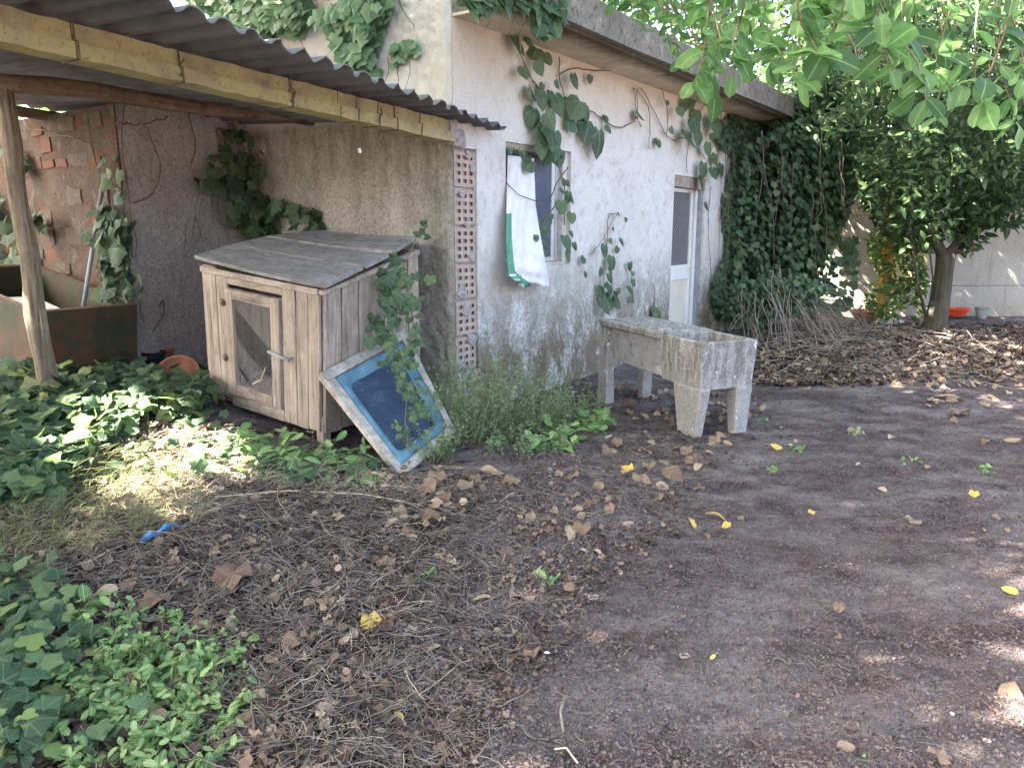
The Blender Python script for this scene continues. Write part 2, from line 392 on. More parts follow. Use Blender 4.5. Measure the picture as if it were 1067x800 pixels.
def mk_soffit():
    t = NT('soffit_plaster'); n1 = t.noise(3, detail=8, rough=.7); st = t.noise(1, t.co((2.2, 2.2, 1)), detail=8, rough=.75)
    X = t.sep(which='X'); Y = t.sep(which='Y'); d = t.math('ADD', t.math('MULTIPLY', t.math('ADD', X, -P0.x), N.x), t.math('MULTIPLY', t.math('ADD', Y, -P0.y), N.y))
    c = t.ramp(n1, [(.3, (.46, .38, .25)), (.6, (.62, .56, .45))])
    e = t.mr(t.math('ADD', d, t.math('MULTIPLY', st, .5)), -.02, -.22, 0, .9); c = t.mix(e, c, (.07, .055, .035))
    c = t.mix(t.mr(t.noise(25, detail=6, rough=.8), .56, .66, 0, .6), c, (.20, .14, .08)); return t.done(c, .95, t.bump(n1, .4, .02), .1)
def mk_tank():
    t = NT('tank_concrete'); n1 = t.noise(5, detail=9, rough=.75); st = t.noise(6, t.co((3, 3, .8)), detail=9, rough=.8); n3 = t.noise(90, detail=4, rough=.7); Z = t.sep()
    c = t.ramp(n1, [(.3, (.30, .285, .27)), (.7, (.44, .425, .41))])
    k = t.math('MULTIPLY', t.mr(st, .44, .56, 0, 1), t.mr(Z, .25, .5, .25, 1)); c = t.mix(t.math('MULTIPLY', k, .75), c, (.12, .105, .095))
    c = t.mix(t.mr(n3, .54, .64, 0, .55), c, (.10, .09, .08)); c = t.mix(t.mr(n3, .46, .38, 0, .4), c, (.55, .54, .53)); c = t.mix(t.mr(t.noise(17, detail=2), .68, .71, 0, .9), c, (.62, .62, .62))
    b = t.bump(n3, .7, .012); return t.done(c, .95, t.bump(st, .4, .02, b), .1)
M['tank'] = mk_tank()
M['tank_clean'] = mk_conc('tank_smooth', (.28, .27, .265), (.40, .39, .385), .6, .45, (.13, .10, .055))
M['roof_conc'] = mk_conc('roof_concrete', (.13, .115, .10), (.25, .23, .20), .75, .9, (.03, .027, .02))
M['soffit'] = mk_soffit()
def mk_panel():
    t = NT('aggregate_panel'); n1 = t.noise(1.2, detail=6); sp = t.vor(24, feat='F1'); n3 = t.noise(55, detail=3)
    c = t.ramp(n1, [(.3, (.35, .33, .28)), (.7, (.46, .435, .375))])
    c = t.mix(t.mr(n3, .54, .62, 0, .7), c, (.14, .125, .10)); c = t.mix(t.mr(t.noise(3, t.co((3, 3, .6)), detail=7, rough=.7), .52, .68, 0, .45), c, (.20, .18, .14))
    c = t.mix(t.mr(t.sep(), .35, .0, 0, .5), c, (.24, .20, .14))
    return t.done(c, .95, t.bump(n3, .6, .02), .1)
M['panel'] = mk_panel()
def mk_beam():
    t = NT('mossy_beam'); n1 = t.noise(5, detail=7, rough=.7); n2 = t.noise(40, detail=5, rough=.7)
    c = t.ramp(n1, [(.32, (.22, .19, .13)), (.45, (.36, .31, .19)), (.58, (.44, .39, .19)), (.72, (.27, .27, .15))])
    c = t.mix(t.mr(n2, .53, .66, 0, .6), c, (.15, .12, .06))
    return t.done(c, .95, t.bump(n2, .6, .012), .1)
M['beam'] = mk_beam()
def mk_wood(name, a, b_, ax='z', dark=(.06, .045, .03), rot=0, sc=1.0, stain=.5):
    t = NT(name)
    s = {'z': (34, 34, 1.6), 'n': (2.0, 40, 30), 'free': (12, 12, 12)}[ax]
    s = tuple(q * sc for q in s)
    co = t.co((1, 1, 1), (0, 0, rot)); mp = t.n('Mapping'); t.l(co, mp.inputs[0]); mp.inputs['Scale'].default_value = s
    g = t.noise(1, mp.outputs[0], detail=7, rough=.7, dist=.4); n1 = t.noise(3.5, detail=6, rough=.7); n2 = t.noise(70, detail=3)
    c = t.ramp(g, [(.30, dark), (.43, a), (.66, b_)]); c = t.mix(t.mr(t.noise(11, t.co((1, 1, .35)), detail=7, rough=.75), .48, .66, 0, .6), c, tuple(x * .42 for x in a)); c = t.mix(t.mr(t.noise(5, detail=5), .52, .68, 0, .4), c, tuple(min(1, x * 1.15) for x in b_))
    c = t.mix(t.mr(n1, .5, .75, 0, stain), c, tuple(x * .55 for x in a))
    c = t.mix(t.mr(n2, .64, .72, 0, .5), c, dark)
    ob = t.n('ObjectInfo'); c = t.mix(t.mr(ob.outputs['Random'], 0, 1, 0, .30), c, tuple(x * .6 for x in a))
    b = t.bump(g, .6, .006); b = t.bump(n2, .3, .003, b)
    return t.done(c, .85, b, .2)
ROTN = -math.atan2(N.y, N.x)
M['wood_v'] = mk_wood('weathered_board', (.30, .24, .19), (.50, .425, .355), 'z', (.075, .052, .04))
M['wood_lid'] = mk_wood('grey_lid_plank', (.215, .21, .20), (.37, .365, .35), 'n', (.085, .08, .07), ROTN, stain=.3)
M['wood_rail'] = mk_wood('hutch_rail', (.29, .235, .19), (.46, .395, .33), 'n', rot=ROTN)
M['log'] = mk_wood('brown_log', (.17, .11, .075), (.28, .20, .14), 'n', (.10, .06, .04), -math.atan2(U.y, U.x), .8)
M['post'] = mk_wood('cracked_post', (.19, .15, .105), (.36, .30, .225), 'z', (.04, .028, .02), 0, 1.0)
M['paintwood'] = mk_wood('flaking_white_frame', (.34, .30, .26), (.56, .53, .49), 'free', (.25, .19, .13), 0, 1.5, .3)
M['bark'] = mk_wood('bark', (.06, .053, .036), (.12, .10, .07), 'z', (.03, .027, .02), 0, .6)
M['stem'] = simple('vine_stem', (.13, .09, .055), (.24, .18, .12), 20)
M['twig'] = simple('dry_twig', (.11, .09, .075), (.32, .27, .23), 14, .9)
M['twig_dark'] = simple('dark_twig', (.06, .045, .04), (.18, .14, .12), 14, .9)
M['straw'] = simple('pale_straw', (.42, .35, .24), (.62, .54, .40), 14, .9)
M['grassstem'] = simple('grass_stem', (.14, .17, .06), (.30, .30, .15), 14, .9)
def mk_sheet():
    t = NT('fibre_cement_sheet'); n1 = t.noise(2.0, detail=7, rough=.7); g = t.noise(1, t.co((1, 1, 1)), detail=6)
    co = t.co((1, 1, 1), (0, 0, ROTN)); mp = t.n('Mapping'); t.l(co, mp.inputs[0]); mp.inputs['Scale'].default_value = (1.2, 22, 4)
    g = t.noise(1, mp.outputs[0], detail=6, rough=.7)
    c = t.ramp(n1, [(.3, (.10, .10, .11)), (.7, (.19, .19, .205))])
    c = t.mix(t.mr(g, .5, .75, 0, .5), c, (.22, .205, .19)); c = t.mix(t.mr(g, .45, .25, 0, .7), c, (.03, .03, .032))
    return t.done(c, .9, t.bump(g, .4, .01), .15)
M['sheet'] = mk_sheet()
M['brick'] = simple('hollow_brick_clay', (.34, .265, .215), (.47, .39, .33), 9, .9, 60, .5)
M['brick_hole'] = simple('brick_hole', (.12, .055, .04), (.24, .12, .08), 9, .95)
M['redbrick'] = simple('old_red_brick', (.14, .065, .045), (.23, .125, .09), 10, .95, 50, .8, .01)
M['stone'] = simple('rubble_stone', (.13, .10, .08), (.22, .175, .14), 5, .95, 35, .9, .02)
def mk_mortar():
    t = NT('earth_mortar'); n1 = t.noise(2.4, detail=8, rough=.7); n2 = t.noise(5.5, detail=8, rough=.75, dist=.5); g = t.noise(38, detail=7, rough=.8)
    c = t.ramp(n1, [(.3, (.10, .075, .06)), (.7, (.20, .16, .13))]); c = t.mix(t.mr(n2, .53, .60, 0, .8), c, (.25, .11, .06)); c = t.mix(t.mr(n2, .45, .38, 0, .6), c, (.27, .24, .21))
    c = t.mix(t.mr(g, .53, .63, 0, .7), c, (.045, .032, .025)); return t.done(c, .95, t.bump(n2, .8, .04, t.bump(g, .9, .025)), .1)
M['mortar'] = mk_mortar()
def mk_rust():
    t = NT('rusty_olive_metal'); n1 = t.noise(2.6, detail=8, rough=.7); n2 = t.noise(30, detail=6, rough=.7); Z = t.sep()
    c = t.ramp(n1, [(.3, (.018, .025, .013)), (.55, (.038, .045, .023)), (.75, (.07, .066, .035))])
    rst = t.math('MULTIPLY', t.mr(t.noise(3.2, detail=8, rough=.75), .42, .58, 0, 1), t.mr(Z, .95, .45, .35, 1))
    c = t.mix(t.math('MULTIPLY', rst, .85), c, (.13, .045, .026)); c = t.mix(t.mr(n2, .64, .72, 0, .4), c, (.30, .24, .16))
    return t.done(c, .7, t.bump(n2, .4, .004), .3)
M['rust'] = mk_rust()
M['rust_rim'] = simple('rusted_rim', (.24, .13, .08), (.40, .28, .18), 12, .85)
M['wire'] = simple('rusty_wire', (.10, .07, .05), (.20, .15, .11), 30, .6, metal=.3)
M['mesh'] = simple('galvanised_mesh', (.30, .28, .28), (.46, .44, .43), 30, .55, metal=.4)
M['hay'] = simple('old_bedding', (.14, .115, .11), (.27, .23, .22), 12, .95, 50, .8, .02)
def mk_blue():
    t = NT('faded_blue_plastic'); n1 = t.noise(6, detail=8, rough=.75, dist=.6); n2 = t.noise(50, detail=5)
    c = t.ramp(n1, [(.3, (.014, .028, .06)), (.55, (.03, .055, .10)), (.72, (.085, .125, .17))])
    c = t.mix(t.mr(n2, .62, .72, 0, .4), c, (.30, .33, .36))
    return t.done(c, .6, t.bump(n1, .3, .01), .4)
M['blue'] = mk_blue()
M['blue_rim'] = simple('blue_plastic_rim', (.05, .13, .20), (.14, .26, .33), 8, .6, 50, .4, .006, .4)
M['bluerag'] = simple('blue_rag', (.03, .10, .26), (.07, .22, .42), 20, .7)
M['terra'] = simple('terracotta', (.27, .10, .055), (.38, .17, .10), 6, .85)
M['redplastic'] = simple('red_plastic', (.5, .05, .02), (.6, .09, .04), 6, .5)
M['greypot'] = simple('grey_pot', (.16, .18, .15), (.30, .32, .28), 6, .6)
M['black'] = simple('black_plastic', (.012, .012, .016), (.03, .03, .035), 6, .5)
M['darkcloth'] = simple('dark_cloth', (.03, .035, .06), (.07, .08, .13), 9, .9)
M['pipe'] = simple('grey_pipe', (.20, .21, .23), (.34, .35, .38), 6, .5)
M['paper'] = simple('pale_scrap', (.6, .6, .58), (.75, .74, .7), 9, .8)
M['alu'] = simple('pale_aluminium', (.55, .57, .60), (.66, .68, .70), 3, .45, spec=.5, metal=.3)
M['doorwhite'] = simple('white_door_frame', (.66, .66, .64), (.76, .76, .74), 4, .45, 40, .05, .002, .5)
M['doorcream'] = simple('cream_door_panel', (.62, .56, .46), (.72, .66, .56), 4, .5, 40, .05, .002, .4)
def mk_patglass(name, cell, a, b_):
    t = NT(name); co = t.co((1, 1, 1), (0, 0, -YAW_U)); mp = t.n('Mapping'); t.l(co, mp.inputs[0])
    ck = t.n('TexChecker'); t.l(mp.outputs[0], ck.inputs[0]); ck.inputs['Scale'].default_value = cell
    q = t.n('SeparateXYZ'); t.l(mp.outputs[0], q.inputs[0])
    sx = t.math('SINE', t.math('MULTIPLY', q.outputs[0], cell * 3.14)); sz = t.math('SINE', t.math('MULTIPLY', q.outputs[2], cell * 3.14))
    f = t.math('MULTIPLY', sx, sz); f2 = t.math('ADD', f, t.math('MULTIPLY', t.noise(14, detail=6), .8))
    c = t.mix(t.mr(f2, -.3, 1.1, 0, 1), a, b_)
    return t.done(c, .22, t.bump(f, .5, .01), .5)
M['glass_door'] = mk_patglass('patterned_glass', 34, (.05, .05, .055), (.21, .21, .22))
M['glass_win'] = mk_patglass('dusty_window_glass', 46, (.05, .07, .12), (.15, .18, .25))
def mk_sack():
    t = NT('white_sack'); n1 = t.noise(6, detail=6)
    c = t.ramp(n1, [(.3, (.60, .61, .64)), (.7, (.76, .77, .79))]); c = t.mix(t.mr(t.noise(9, detail=7, rough=.7), .6, .72, 0, .4), c, (.45, .33, .26))
    return t.done(c, .7, t.bump(t.noise(20), .3, .01), .3)
M['sack'] = mk_sack(); M['sackgreen'] = simple('sack_green', (.07, .26, .17), (.13, .34, .24), 6, .7)
M['walnutshell'] = simple('nut_shell', (.16, .12, .11), (.30, .25, .23), 20, .85, 60, .6)
M['crumb'] = simple('soil_crumb', (.026, .018, .018), (.20, .158, .152), 45, .95, 90, .6)
M['yellowtrunk'] = mk_wood('ochre_trunk', (.30, .18, .05), (.44, .28, .09), 'z', (.12, .07, .03))
M['yellowboard'] = simple('ochre_board', (.42, .36, .16), (.55, .48, .25), 4, .8)
M['greystone'] = simple('grey_rock', (.30, .29, .26), (.45, .43, .38), 6, .9)
# ================================================================ GROUND
def axis(a, b, fine0, fine1, n_f, n_c):
    return np.unique(np.concatenate([np.linspace(fine0, fine1, n_f), a + (fine0 - a) * (1 - (1 - np.linspace(0, 1, n_c)) ** 3), b - (b - fine1) * (1 - (1 - np.linspace(0, 1, n_c)) ** 3)]))
gx = axis(-150, 150, -4.0, 6.0, 520, 24); gy = axis(-60, 240, 1.3, 8.5, 420, 26)
GX, GY = np.meshgrid(gx, gy); GZ = gz(GX, GY, True)
V = np.stack([GX.ravel(), GY.ravel(), GZ.ravel()], 1); nx, ny = len(gx), len(gy)
ii = (np.arange(ny - 1)[:, None] * nx + np.arange(nx - 1)[None]).ravel()
ground = npmesh('ground', V, np.stack([ii, ii + 1, ii + 1 + nx, ii + nx], 1), M['soil'], smooth=True)
tag(ground, 'dark brown trodden bare soil of the yard', kind='structure')

# ================================================================ BUILDING
ZT = 3.08
bld = empty('outbuilding', F(0, 0, 0), 'white rendered single storey outbuilding with flat concrete roof, ivy and a cream door', 'building')
WS0, WS1, WZ0, WZ1 = .52, 1.60, 1.18, 2.23
DS0, DS1, DZ1 = 4.06, 5.10, 2.16
m = MB(); T = .24
for s0, s1, z0, z1 in ((.12, WS0, -.1, ZT), (WS0, WS1, -.1, WZ0), (WS0, WS1, WZ1, ZT), (WS1, DS0, -.1, ZT), (DS0, DS1, DZ1, ZT), (DS1, 6.9, -.1, ZT)):
    m.fbox(s0, s1, 0, T, z0, z1)
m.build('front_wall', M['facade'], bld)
m = MB(); m.fbox(-.172, .1195, 0, .5, 2.13, 3.33); m.fbox(-.172, .1195, 0, .5, -.1, .36); m.fbox(-.165, .1195, .13, .5, .36, 2.13)
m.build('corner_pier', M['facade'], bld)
# rough side wall: a displaced sheet
nd, nz_ = 230, 190; dd = np.linspace(.002, 4.6, nd); zz = np.linspace(-.1, 3.42, nz_)
DD, ZZ = np.meshgrid(dd, zz); off = .020 * vnoise(DD, ZZ, 22, 2) + .012 * vnoise(DD, ZZ, 55, 4) + .03 * vnoise(DD, ZZ, 2.5, 1)
off = off * np.clip(DD / .04, 0, 1)
PX = P0.x + U.x * (-.176 - off) + N.x * DD; PY = P0.y + U.y * (-.176 - off) + N.y * DD
ii = (np.arange(nz_ - 1)[:, None] * nd + np.arange(nd - 1)[None]).ravel()
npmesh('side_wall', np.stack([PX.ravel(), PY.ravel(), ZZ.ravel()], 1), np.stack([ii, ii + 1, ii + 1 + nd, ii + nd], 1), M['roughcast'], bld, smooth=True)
m = MB(); m.fbox(-.170, -.02, .5, 4.6, -.1, 3.42); m.fbox(-.02, 6.9, 4.36, 4.6, -.1, ZT - .003); m.fbox(6.66, 6.9, T, 4.36, -.1, ZT - .003)
m.build('rear_walls', M['oldplaster'], bld)
# roof slab: fascia with worn edge, soffit below
m = MB()
n_seg = 34
for i in range(n_seg):
    a = -.168 + (7.168 / n_seg) * i; b = -.168 + (7.168 / n_seg) * (i + 1)
    j = lambda: random.uniform(-.006, .006)
    if i == 0: e0 = [F(a, -.60, ZT), F(a, 4.9, ZT), F(a, 4.9, 3.335), F(a, -.60, 3.335)]
    e1 = [F(b, -.60 + j(), ZT + j()), F(b, 4.9, ZT), F(b, 4.9, 3.335), F(b, -.60 + j(), 3.335 + j())]
    m.add(e0 + e1, [(0, 4, 5, 1), (1, 5, 6, 2), (2, 6, 7, 3), (3, 7, 4, 0)] + ([(0, 1, 2, 3)] if i == 0 else []) + ([(7, 6, 5, 4)] if i == n_seg - 1 else []))
    e0 = e1
m.build('roof_slab', M['roof_conc'], bld)
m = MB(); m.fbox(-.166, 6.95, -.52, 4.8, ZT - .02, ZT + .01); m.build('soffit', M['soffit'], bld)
# exposed hollow bricks at the corner: 6 bricks, each a 3 x 4 honeycomb end
def brick_mesh():
    mb = MB(); W, H, DP = .262, .268, .10; nc, nr = 3, 4; wl = .029
    cw = (W - wl * (nc + 1)) / nc; ch = (H - wl * (nr + 1)) / nr
    xs = []; zs = []
    for i in range(nc): xs += [wl + i * (cw + wl), (i + 1) * (cw + wl)]
    for i in range(nr): zs += [wl + i * (ch + wl), (i + 1) * (ch + wl)]
    X = [0] + xs + [W]; Z = [0] + zs + [H]
    pt = lambda x, y, z: U * x + N * y + Vector((0, 0, z))
    for i in range(len(X) - 1):
        for k in range(len(Z) - 1):
            if i % 2 == 1 and k % 2 == 1:
                a, b, c, d = X[i], X[i + 1], Z[k], Z[k + 1]; f = [(a, c), (b, c), (b, d), (a, d)]
                v = [pt(x, 0, z) for x, z in f] + [pt(x, .05, z) for x, z in f]
                mb.add(v, [(0, 1, 5, 4), (1, 2, 6, 5), (2, 3, 7, 6), (3, 0, 4, 7), (4, 5, 6, 7)], 1)
            else:
                mb.add([pt(X[i], 0, Z[k]), pt(X[i + 1], 0, Z[k]), pt(X[i + 1], 0, Z[k + 1]), pt(X[i], 0, Z[k + 1])], [(0, 1, 2, 3)])
    c = [pt(x, y, z) for z in (0, H) for x, y in ((0, 0), (W, 0), (W, DP), (0, DP))]
    mb.add(c, [(3, 2, 1, 0), (4, 5, 6, 7), (1, 2, 6, 5), (3, 0, 4, 7)])
    me = D.meshes.new('hollow_brick'); me.from_pydata([tuple(v) for v in mb.v], [], mb.f); me.polygons.foreach_set('material_index', mb.mi); me.update()
    me.materials.append(M['brick']); me.materials.append(M['brick_hole']); return me
bme = brick_mesh()
for i in range(6):
    o = link('hollow_brick', bme, [], bld); o.location = F(-.152 + random.uniform(-.004, .004), .014 + random.uniform(-.005, .004), .375 + i * .292) - wloc(bld)
for i in range(9):
    mb = MB(); zz_ = [.42, .62, .86, 1.02, 1.30, 1.55, 1.78, 1.98, 2.08][i]; sx_ = -.10 + .2 * ((i * 37) % 10) / 10; rr_ = random.uniform(.03, .06)
    pts = [(sx_ + rr_ * (1 + .4 * math.sin(a * 3 + i)) * math.cos(a) * 1.1, zz_ + rr_ * (1 + .3 * math.cos(a * 2 + i)) * math.sin(a)) for a in np.linspace(0, 2 * math.pi, 11)[:-1]]
    pts = [(min(.118, max(-.17, a)), b) for a, b in pts]; vs_ = [F(a, .004, b) for a, b in pts] + [F(a, .03, b) for a, b in pts] + [F(sx_, .001, zz_)]
    mb.add(vs_, [(k, (k + 1) % 10, 10 + (k + 1) % 10, 10 + k) for k in range(10)] + [(20, (k + 1) % 10, k) for k in range(10)]); mb.build('plaster_smear', M['oldplaster'], bld)
m = MB(); m.fbox(-.166, .1190, .035, .12, .361, 2.129); m.build('brick_mortar', M['oldplaster'], bld)
# window: frame, patterned pane, sill, lintel
wf = MB()
for a, b, c, d in ((WS0 + .002, WS0 + .04, WZ0 + .03, WZ1 - .002), (1.40, 1.44, WZ0 + .03, WZ1 - .002), (1.475, 1.515, WZ0 + .03, WZ1 - .002), (.95, .99, WZ0 + .07, WZ1 - .05)): wf.fbox(a, b, .09, .13, c, d)
wf.fbox(WS0 + .04, 1.40, .092, .128, WZ0 + .03, WZ0 + .07); wf.fbox(WS0 + .04, 1.40, .092, .128, WZ1 - .045, WZ1 - .002); wf.fbox(1.44, 1.475, .10, .125, WZ0 + .03, WZ1 - .002)
win = wf.build('window', M['alu'], bld, bevel=.003)
m = MB(); m.fbox(.992, 1.398, .105, .111, WZ0 + .072, WZ1 - .047); m.fbox(WS0 + .042, .948, .113, .119, WZ0 + .072, WZ1 - .047); m.build('pane', M['glass_win'], win)
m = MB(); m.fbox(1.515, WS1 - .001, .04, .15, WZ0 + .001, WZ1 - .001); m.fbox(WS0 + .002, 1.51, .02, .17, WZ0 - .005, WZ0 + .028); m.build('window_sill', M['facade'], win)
m = MB(); m.fbox(WS0 + .002, 1.50, .006, .088, WZ1 - .055, WZ1 - .003, j=.003); m.build('roller_lintel', M['wood_rail'], win)
m = MB(); m.fbox(WS0, WS1, .2, .235, WZ0, WZ1); m.build('window_dark_back', M['black'], win)
# door
m = MB()
for a, b in ((DS0 + .002, DS0 + .05), (DS1 - .16, DS1 - .09), (DS0 + .74, DS0 + .80)): m.fbox(a, b, .07, .12, .02, DZ1 - .14)
m.fbox(DS0 + .05, DS0 + .74, .072, .118, .87, 1.06); m.fbox(DS0 + .05, DS0 + .74, .072, .118, .02, .14); m.fbox(DS0 + .05, DS0 + .74, .072, .118, DZ1 - .19, DZ1 - .14)
door = m.build('door', M['doorwhite'], bld, bevel=.004)
m = MB(); m.fbox(DS0 + .052, DS0 + .738, .09, .097, 1.062, DZ1 - .192); m.build('door_pane', M['glass_door'], door)
m = MB()
for i in range(12): m.fbox(DS0 + .052 + i * .057, DS0 + .052 + (i + 1) * .057 - .004, .088, .10, .142, .868)
m.fbox(DS0 + .05, DS0 + .74, .094, .104, .141, .869); m.build('door_lower_panel', M['doorcream'], door)
m = MB(); p = F(DS0 + .77, .05, 1.02); m.tube([p, p - N * .03, p - N * .03 - U * .10], .009, 8); m.build('door_handle', M['alu'], door, smooth=True)
m = MB(); m.fbox(DS0 + .002, DS1 - .002, .01, .10, DZ1 - .138, DZ1 - .002, j=.006); m.build('door_lintel_board', M['wood_rail'], door)
m = MB(); m.fbox(DS1 - .088, DS1 - .002, .03, .16, .0, DZ1 - .14); m.fbox(DS0 + .80, DS1 - .16, .1, .15, .02, DZ1 - .14); m.build('door_reveal', M['pipe'], door)

# ================================================================ BACK WALL of the lean-to bay (old plaster)
nd, nz_ = 90, 120; ss = np.linspace(-1.45, -.15, nd); zz = np.linspace(-.1, 2.50, nz_)
S_, Z_ = np.meshgrid(ss, zz); off = .018 * vnoise(S_, Z_, 4, 2) + .008 * vnoise(S_, Z_, 26, 4)
V = np.stack([(P0.x + U.x * S_ + N.x * (2.46 - off)).ravel(), (P0.y + U.y * S_ + N.y * (2.46 - off)).ravel(), Z_.ravel()], 1)
ii = (np.arange(nz_ - 1)[:, None] * nd + np.arange(nd - 1)[None]).ravel()
m = MB(); m.fbox(-1.448, -.177, 2.47, 2.62, -.1, 2.50)
bw = m.build('back_wall', M['mortar']); tag(bw, 'grey purple plastered wall at the back of the lean-to behind the hutch', 'wall')
npmesh('plaster_face', V, np.stack([ii, ii + 1, ii + 1 + nd, ii + nd], 1), M['oldplaster'], bw, smooth=True)
# rubble wall running back on the left
m = MB(); m.fbox(-1.44, -1.20, 2.62, 8.5, -.1, 2.50)
rw = m.build('rubble_wall', M['mortar']); tag(rw, 'old rubble and red brick wall with crumbling mortar behind the metal trough', 'wall')
rng = random.Random(3)
def rockmesh(kind, k):
    bm = bmesh.new(); bmesh.ops.create_cube(bm, size=1)
    bmesh.ops.subdivide_edges(bm, edges=bm.edges, cuts=1, use_grid_fill=True)
    for v in bm.verts:
        c = v.co.copy(); 
        if kind == 'stone': v.co = c.normalized() * .62 * .5 + c * .6
        v.co += Vector([rng.uniform(-.05, .05) for _ in range(3)]) * (1 if kind == 'stone' else .5)
    me = D.meshes.new(kind); bm.to_mesh(me); bm.free(); me.materials.append(M['stone'] if kind == 'stone' else M['redbrick']); return me
rocks = [rockmesh('stone', i) for i in range(5)]; bricks = [rockmesh('brick', i) for i in range(3)]
z = .35
while z < 2.42:
    h = rng.uniform(.10, .16); d = 2.64 + rng.uniform(0, .15)
    while d < 5.4:
        isb = rng.random() < (.22 if z > 1.3 else .12); L = rng.uniform(.16, .24) if isb else rng.uniform(.14, .34); hh = min(h, .075) if isb and rng.random() < .6 else h
        if rng.random() < .42:
            o = link('brick' if isb else 'stone', (rng.choice(bricks) if isb else rng.choice(rocks)), [], rw)
            o.location = F(-1.44 + rng.uniform(.022, .036), d + L / 2, z + hh / 2) - wloc(rw); o.rotation_euler = (rng.uniform(-.06, .06), rng.uniform(-.1, .1), math.atan2(N.y, N.x) + rng.uniform(-.05, .05)); o.scale = (L * .94, .075, hh * .88)
        d += L + .02
    z += h + .02

# ================================================================ LEAN-TO ROOF
lt = empty('lean_to_roof', F(-2, 1, 2.3), 'corrugated sheet lean-to roof on a mossy concrete beam and round log', 'lean-to roof')
def zs(s, d): return 2.325 - .045 * s + .06 * d
def on_sheet(x, y):
    r = ray(x, y); lo, hi = .5, 20.0
    for _ in range(60):
        k = (lo + hi) / 2; p = Vector((0, 0, CAMH)) + r * (k / r.y); q = p - P0; f = p.z - zs(q.dot(U), q.dot(N))
        if f > 0: hi = k
        else: lo = k
    q = p - P0; return q.dot(U), q.dot(N)
eA = on_sheet(527, 134); eB = on_sheet(170, 2); print('sheet edge', eA, eB, on_sheet(350, 66))
def edge_d(s): return eA[1] + (eB[1] - eA[1]) * (s - eA[0]) / (eB[0] - eA[0])
s_hi = eA[0]; k = 0
while s_hi > -3.4:
    s_lo = max(s_hi - .885 - .06, -3.52); n = 48; md = 10; mb = MB(); vs_ = []
    for lay in (0, 1):
        for j in range(md + 1):
            for i in range(n + 1):
                s = s_hi + (s_lo - s_hi) * i / n; de = edge_d(s) + .012 * math.sin(s * 31 + k) + .008 * math.sin(s * 77); d = de + (4.1 - de) * (j / md) ** 1.0
                z = zs(s, d) + .023 * math.cos(2 * math.pi * s / .177) + .004 * (k % 2) + .007 * lay + (.004 if s < s_lo + .06 else 0)
                vs_.append(F(s, d, z))
    st = (n + 1) * (md + 1); fs = []
    for j in range(md):
        for i in range(n):
            a = j * (n + 1) + i; fs += [(a, a + 1, a + n + 2, a + n + 1), (st + a, st + a + n + 1, st + a + n + 2, st + a + 1)]
    for i in range(n): fs.append((i, st + i, st + i + 1, i + 1))
    for j in range(md):
        a = j * (n + 1); fs.append((a, a + n + 1, st + a + n + 1, st + a)); b = a + n; fs.append((b, st + b, st + b + n + 1, b + n + 1))
    mb.add(vs_, fs); mb.build('corrugated_sheet', M['sheet'], lt, smooth=False)
    s_hi -= .885; k += 1
# the concrete beam in cast lengths
A = FP(0, 47); B = FP(466, 149); sa, za, sb, zb_ = (A - P0).dot(U), A.z, (B - P0).dot(U), B.z; print('beam', sa, za, sb, zb_)
def zbeam(s): return za + (zb_ - za) * (s - sa) / (sb - sa)
def sx_at(x): q = FP(x, 100); return (q - P0).dot(U)
cuts = [sa - .5] + [sx_at(x) for x in (76, 184, 296, 346, 405)] + [sx_at(466)]
for a, b in zip(cuts[:-1], cuts[1:]):
    mb = MB(); g = .004; nn = max(2, int((b - a) / .06))
    for (d0, d1, z0, z1) in ((-.075, .075, 0, .072), (-.048, .058, .0725, .155)):
        prev = None
        for i in range(nn + 1):
            s = a + g + (b - a - 2 * g) * i / nn; jj = lambda: random.uniform(-.004, .004)
            cur = [F(s, d0 + jj(), zbeam(s) + z0 + jj() * (z0 == 0)), F(s, d1, zbeam(s) + z0), F(s, d1, zbeam(s) + z1), F(s, d0 + jj(), zbeam(s) + z1 + jj() * (z1 > .1))]
            if prev: mb.add(prev + cur, [(0, 4, 5, 1), (1, 5, 6, 2), (2, 6, 7, 3), (3, 7, 4, 0)] + ([(3, 2, 1, 0)] if i == 1 else []) + ([(4, 5, 6, 7)] if i == nn else []))
            prev = cur
    mb.build('beam_length', M['beam'], lt)
mb = MB(); q0 = sx_at(462); mb.fbox(q0, q0 + .10, -.07, .09, zbeam(q0) + .02, zbeam(q0) + .15, j=.018); mb.fbox(q0 + .08, q0 + .2, -.04, .07, zbeam(q0) - .01, zbeam(q0) + .10, j=.02)
mb.build('mortar_pad', M['oldplaster'], lt, bevel=.01)
for x in (78, 184, 296, 364, 386, 405, 430):
    s = sx_at(x); mb = MB(); sk = random.uniform(-.03, .03)
    c = [(-.08, -.004), (.08, -.004), (.08, .076), (.063, .08), (.063, .16), (-.053, .16), (-.053, .08), (-.08, .076), (-.08, -.004)]
    mb.tube([F(s + sk * zz_ * 4, d_, zbeam(s) + zz_) for d_, zz_ in c], .004, 5); 
    if x in (184, 296, 386): mb.tube([F(s + random.uniform(-.03, .03), -.085, zbeam(s) + .02 + i * .03) for i in range(4)], .005, 5)
    mb.build('wire_tie', M['wire'], lt)
s = sx_at(364); mb = MB(); zz0 = zbeam(s)
mb.tube([F(s, -.06, zz0 + .01), F(s + .005, -.06, zz0 - .08), F(s - .03, -.06, zz0 - .12), F(s - .01, -.06, zz0 - .17), F(s + .03, -.06, zz0 - .15), F(s + .01, -.06, zz0 - .11), F(s + .01, -.06, zz0 - .30)], .003, 5); mb.build('hanging_wire_loop', M['wire'], lt)
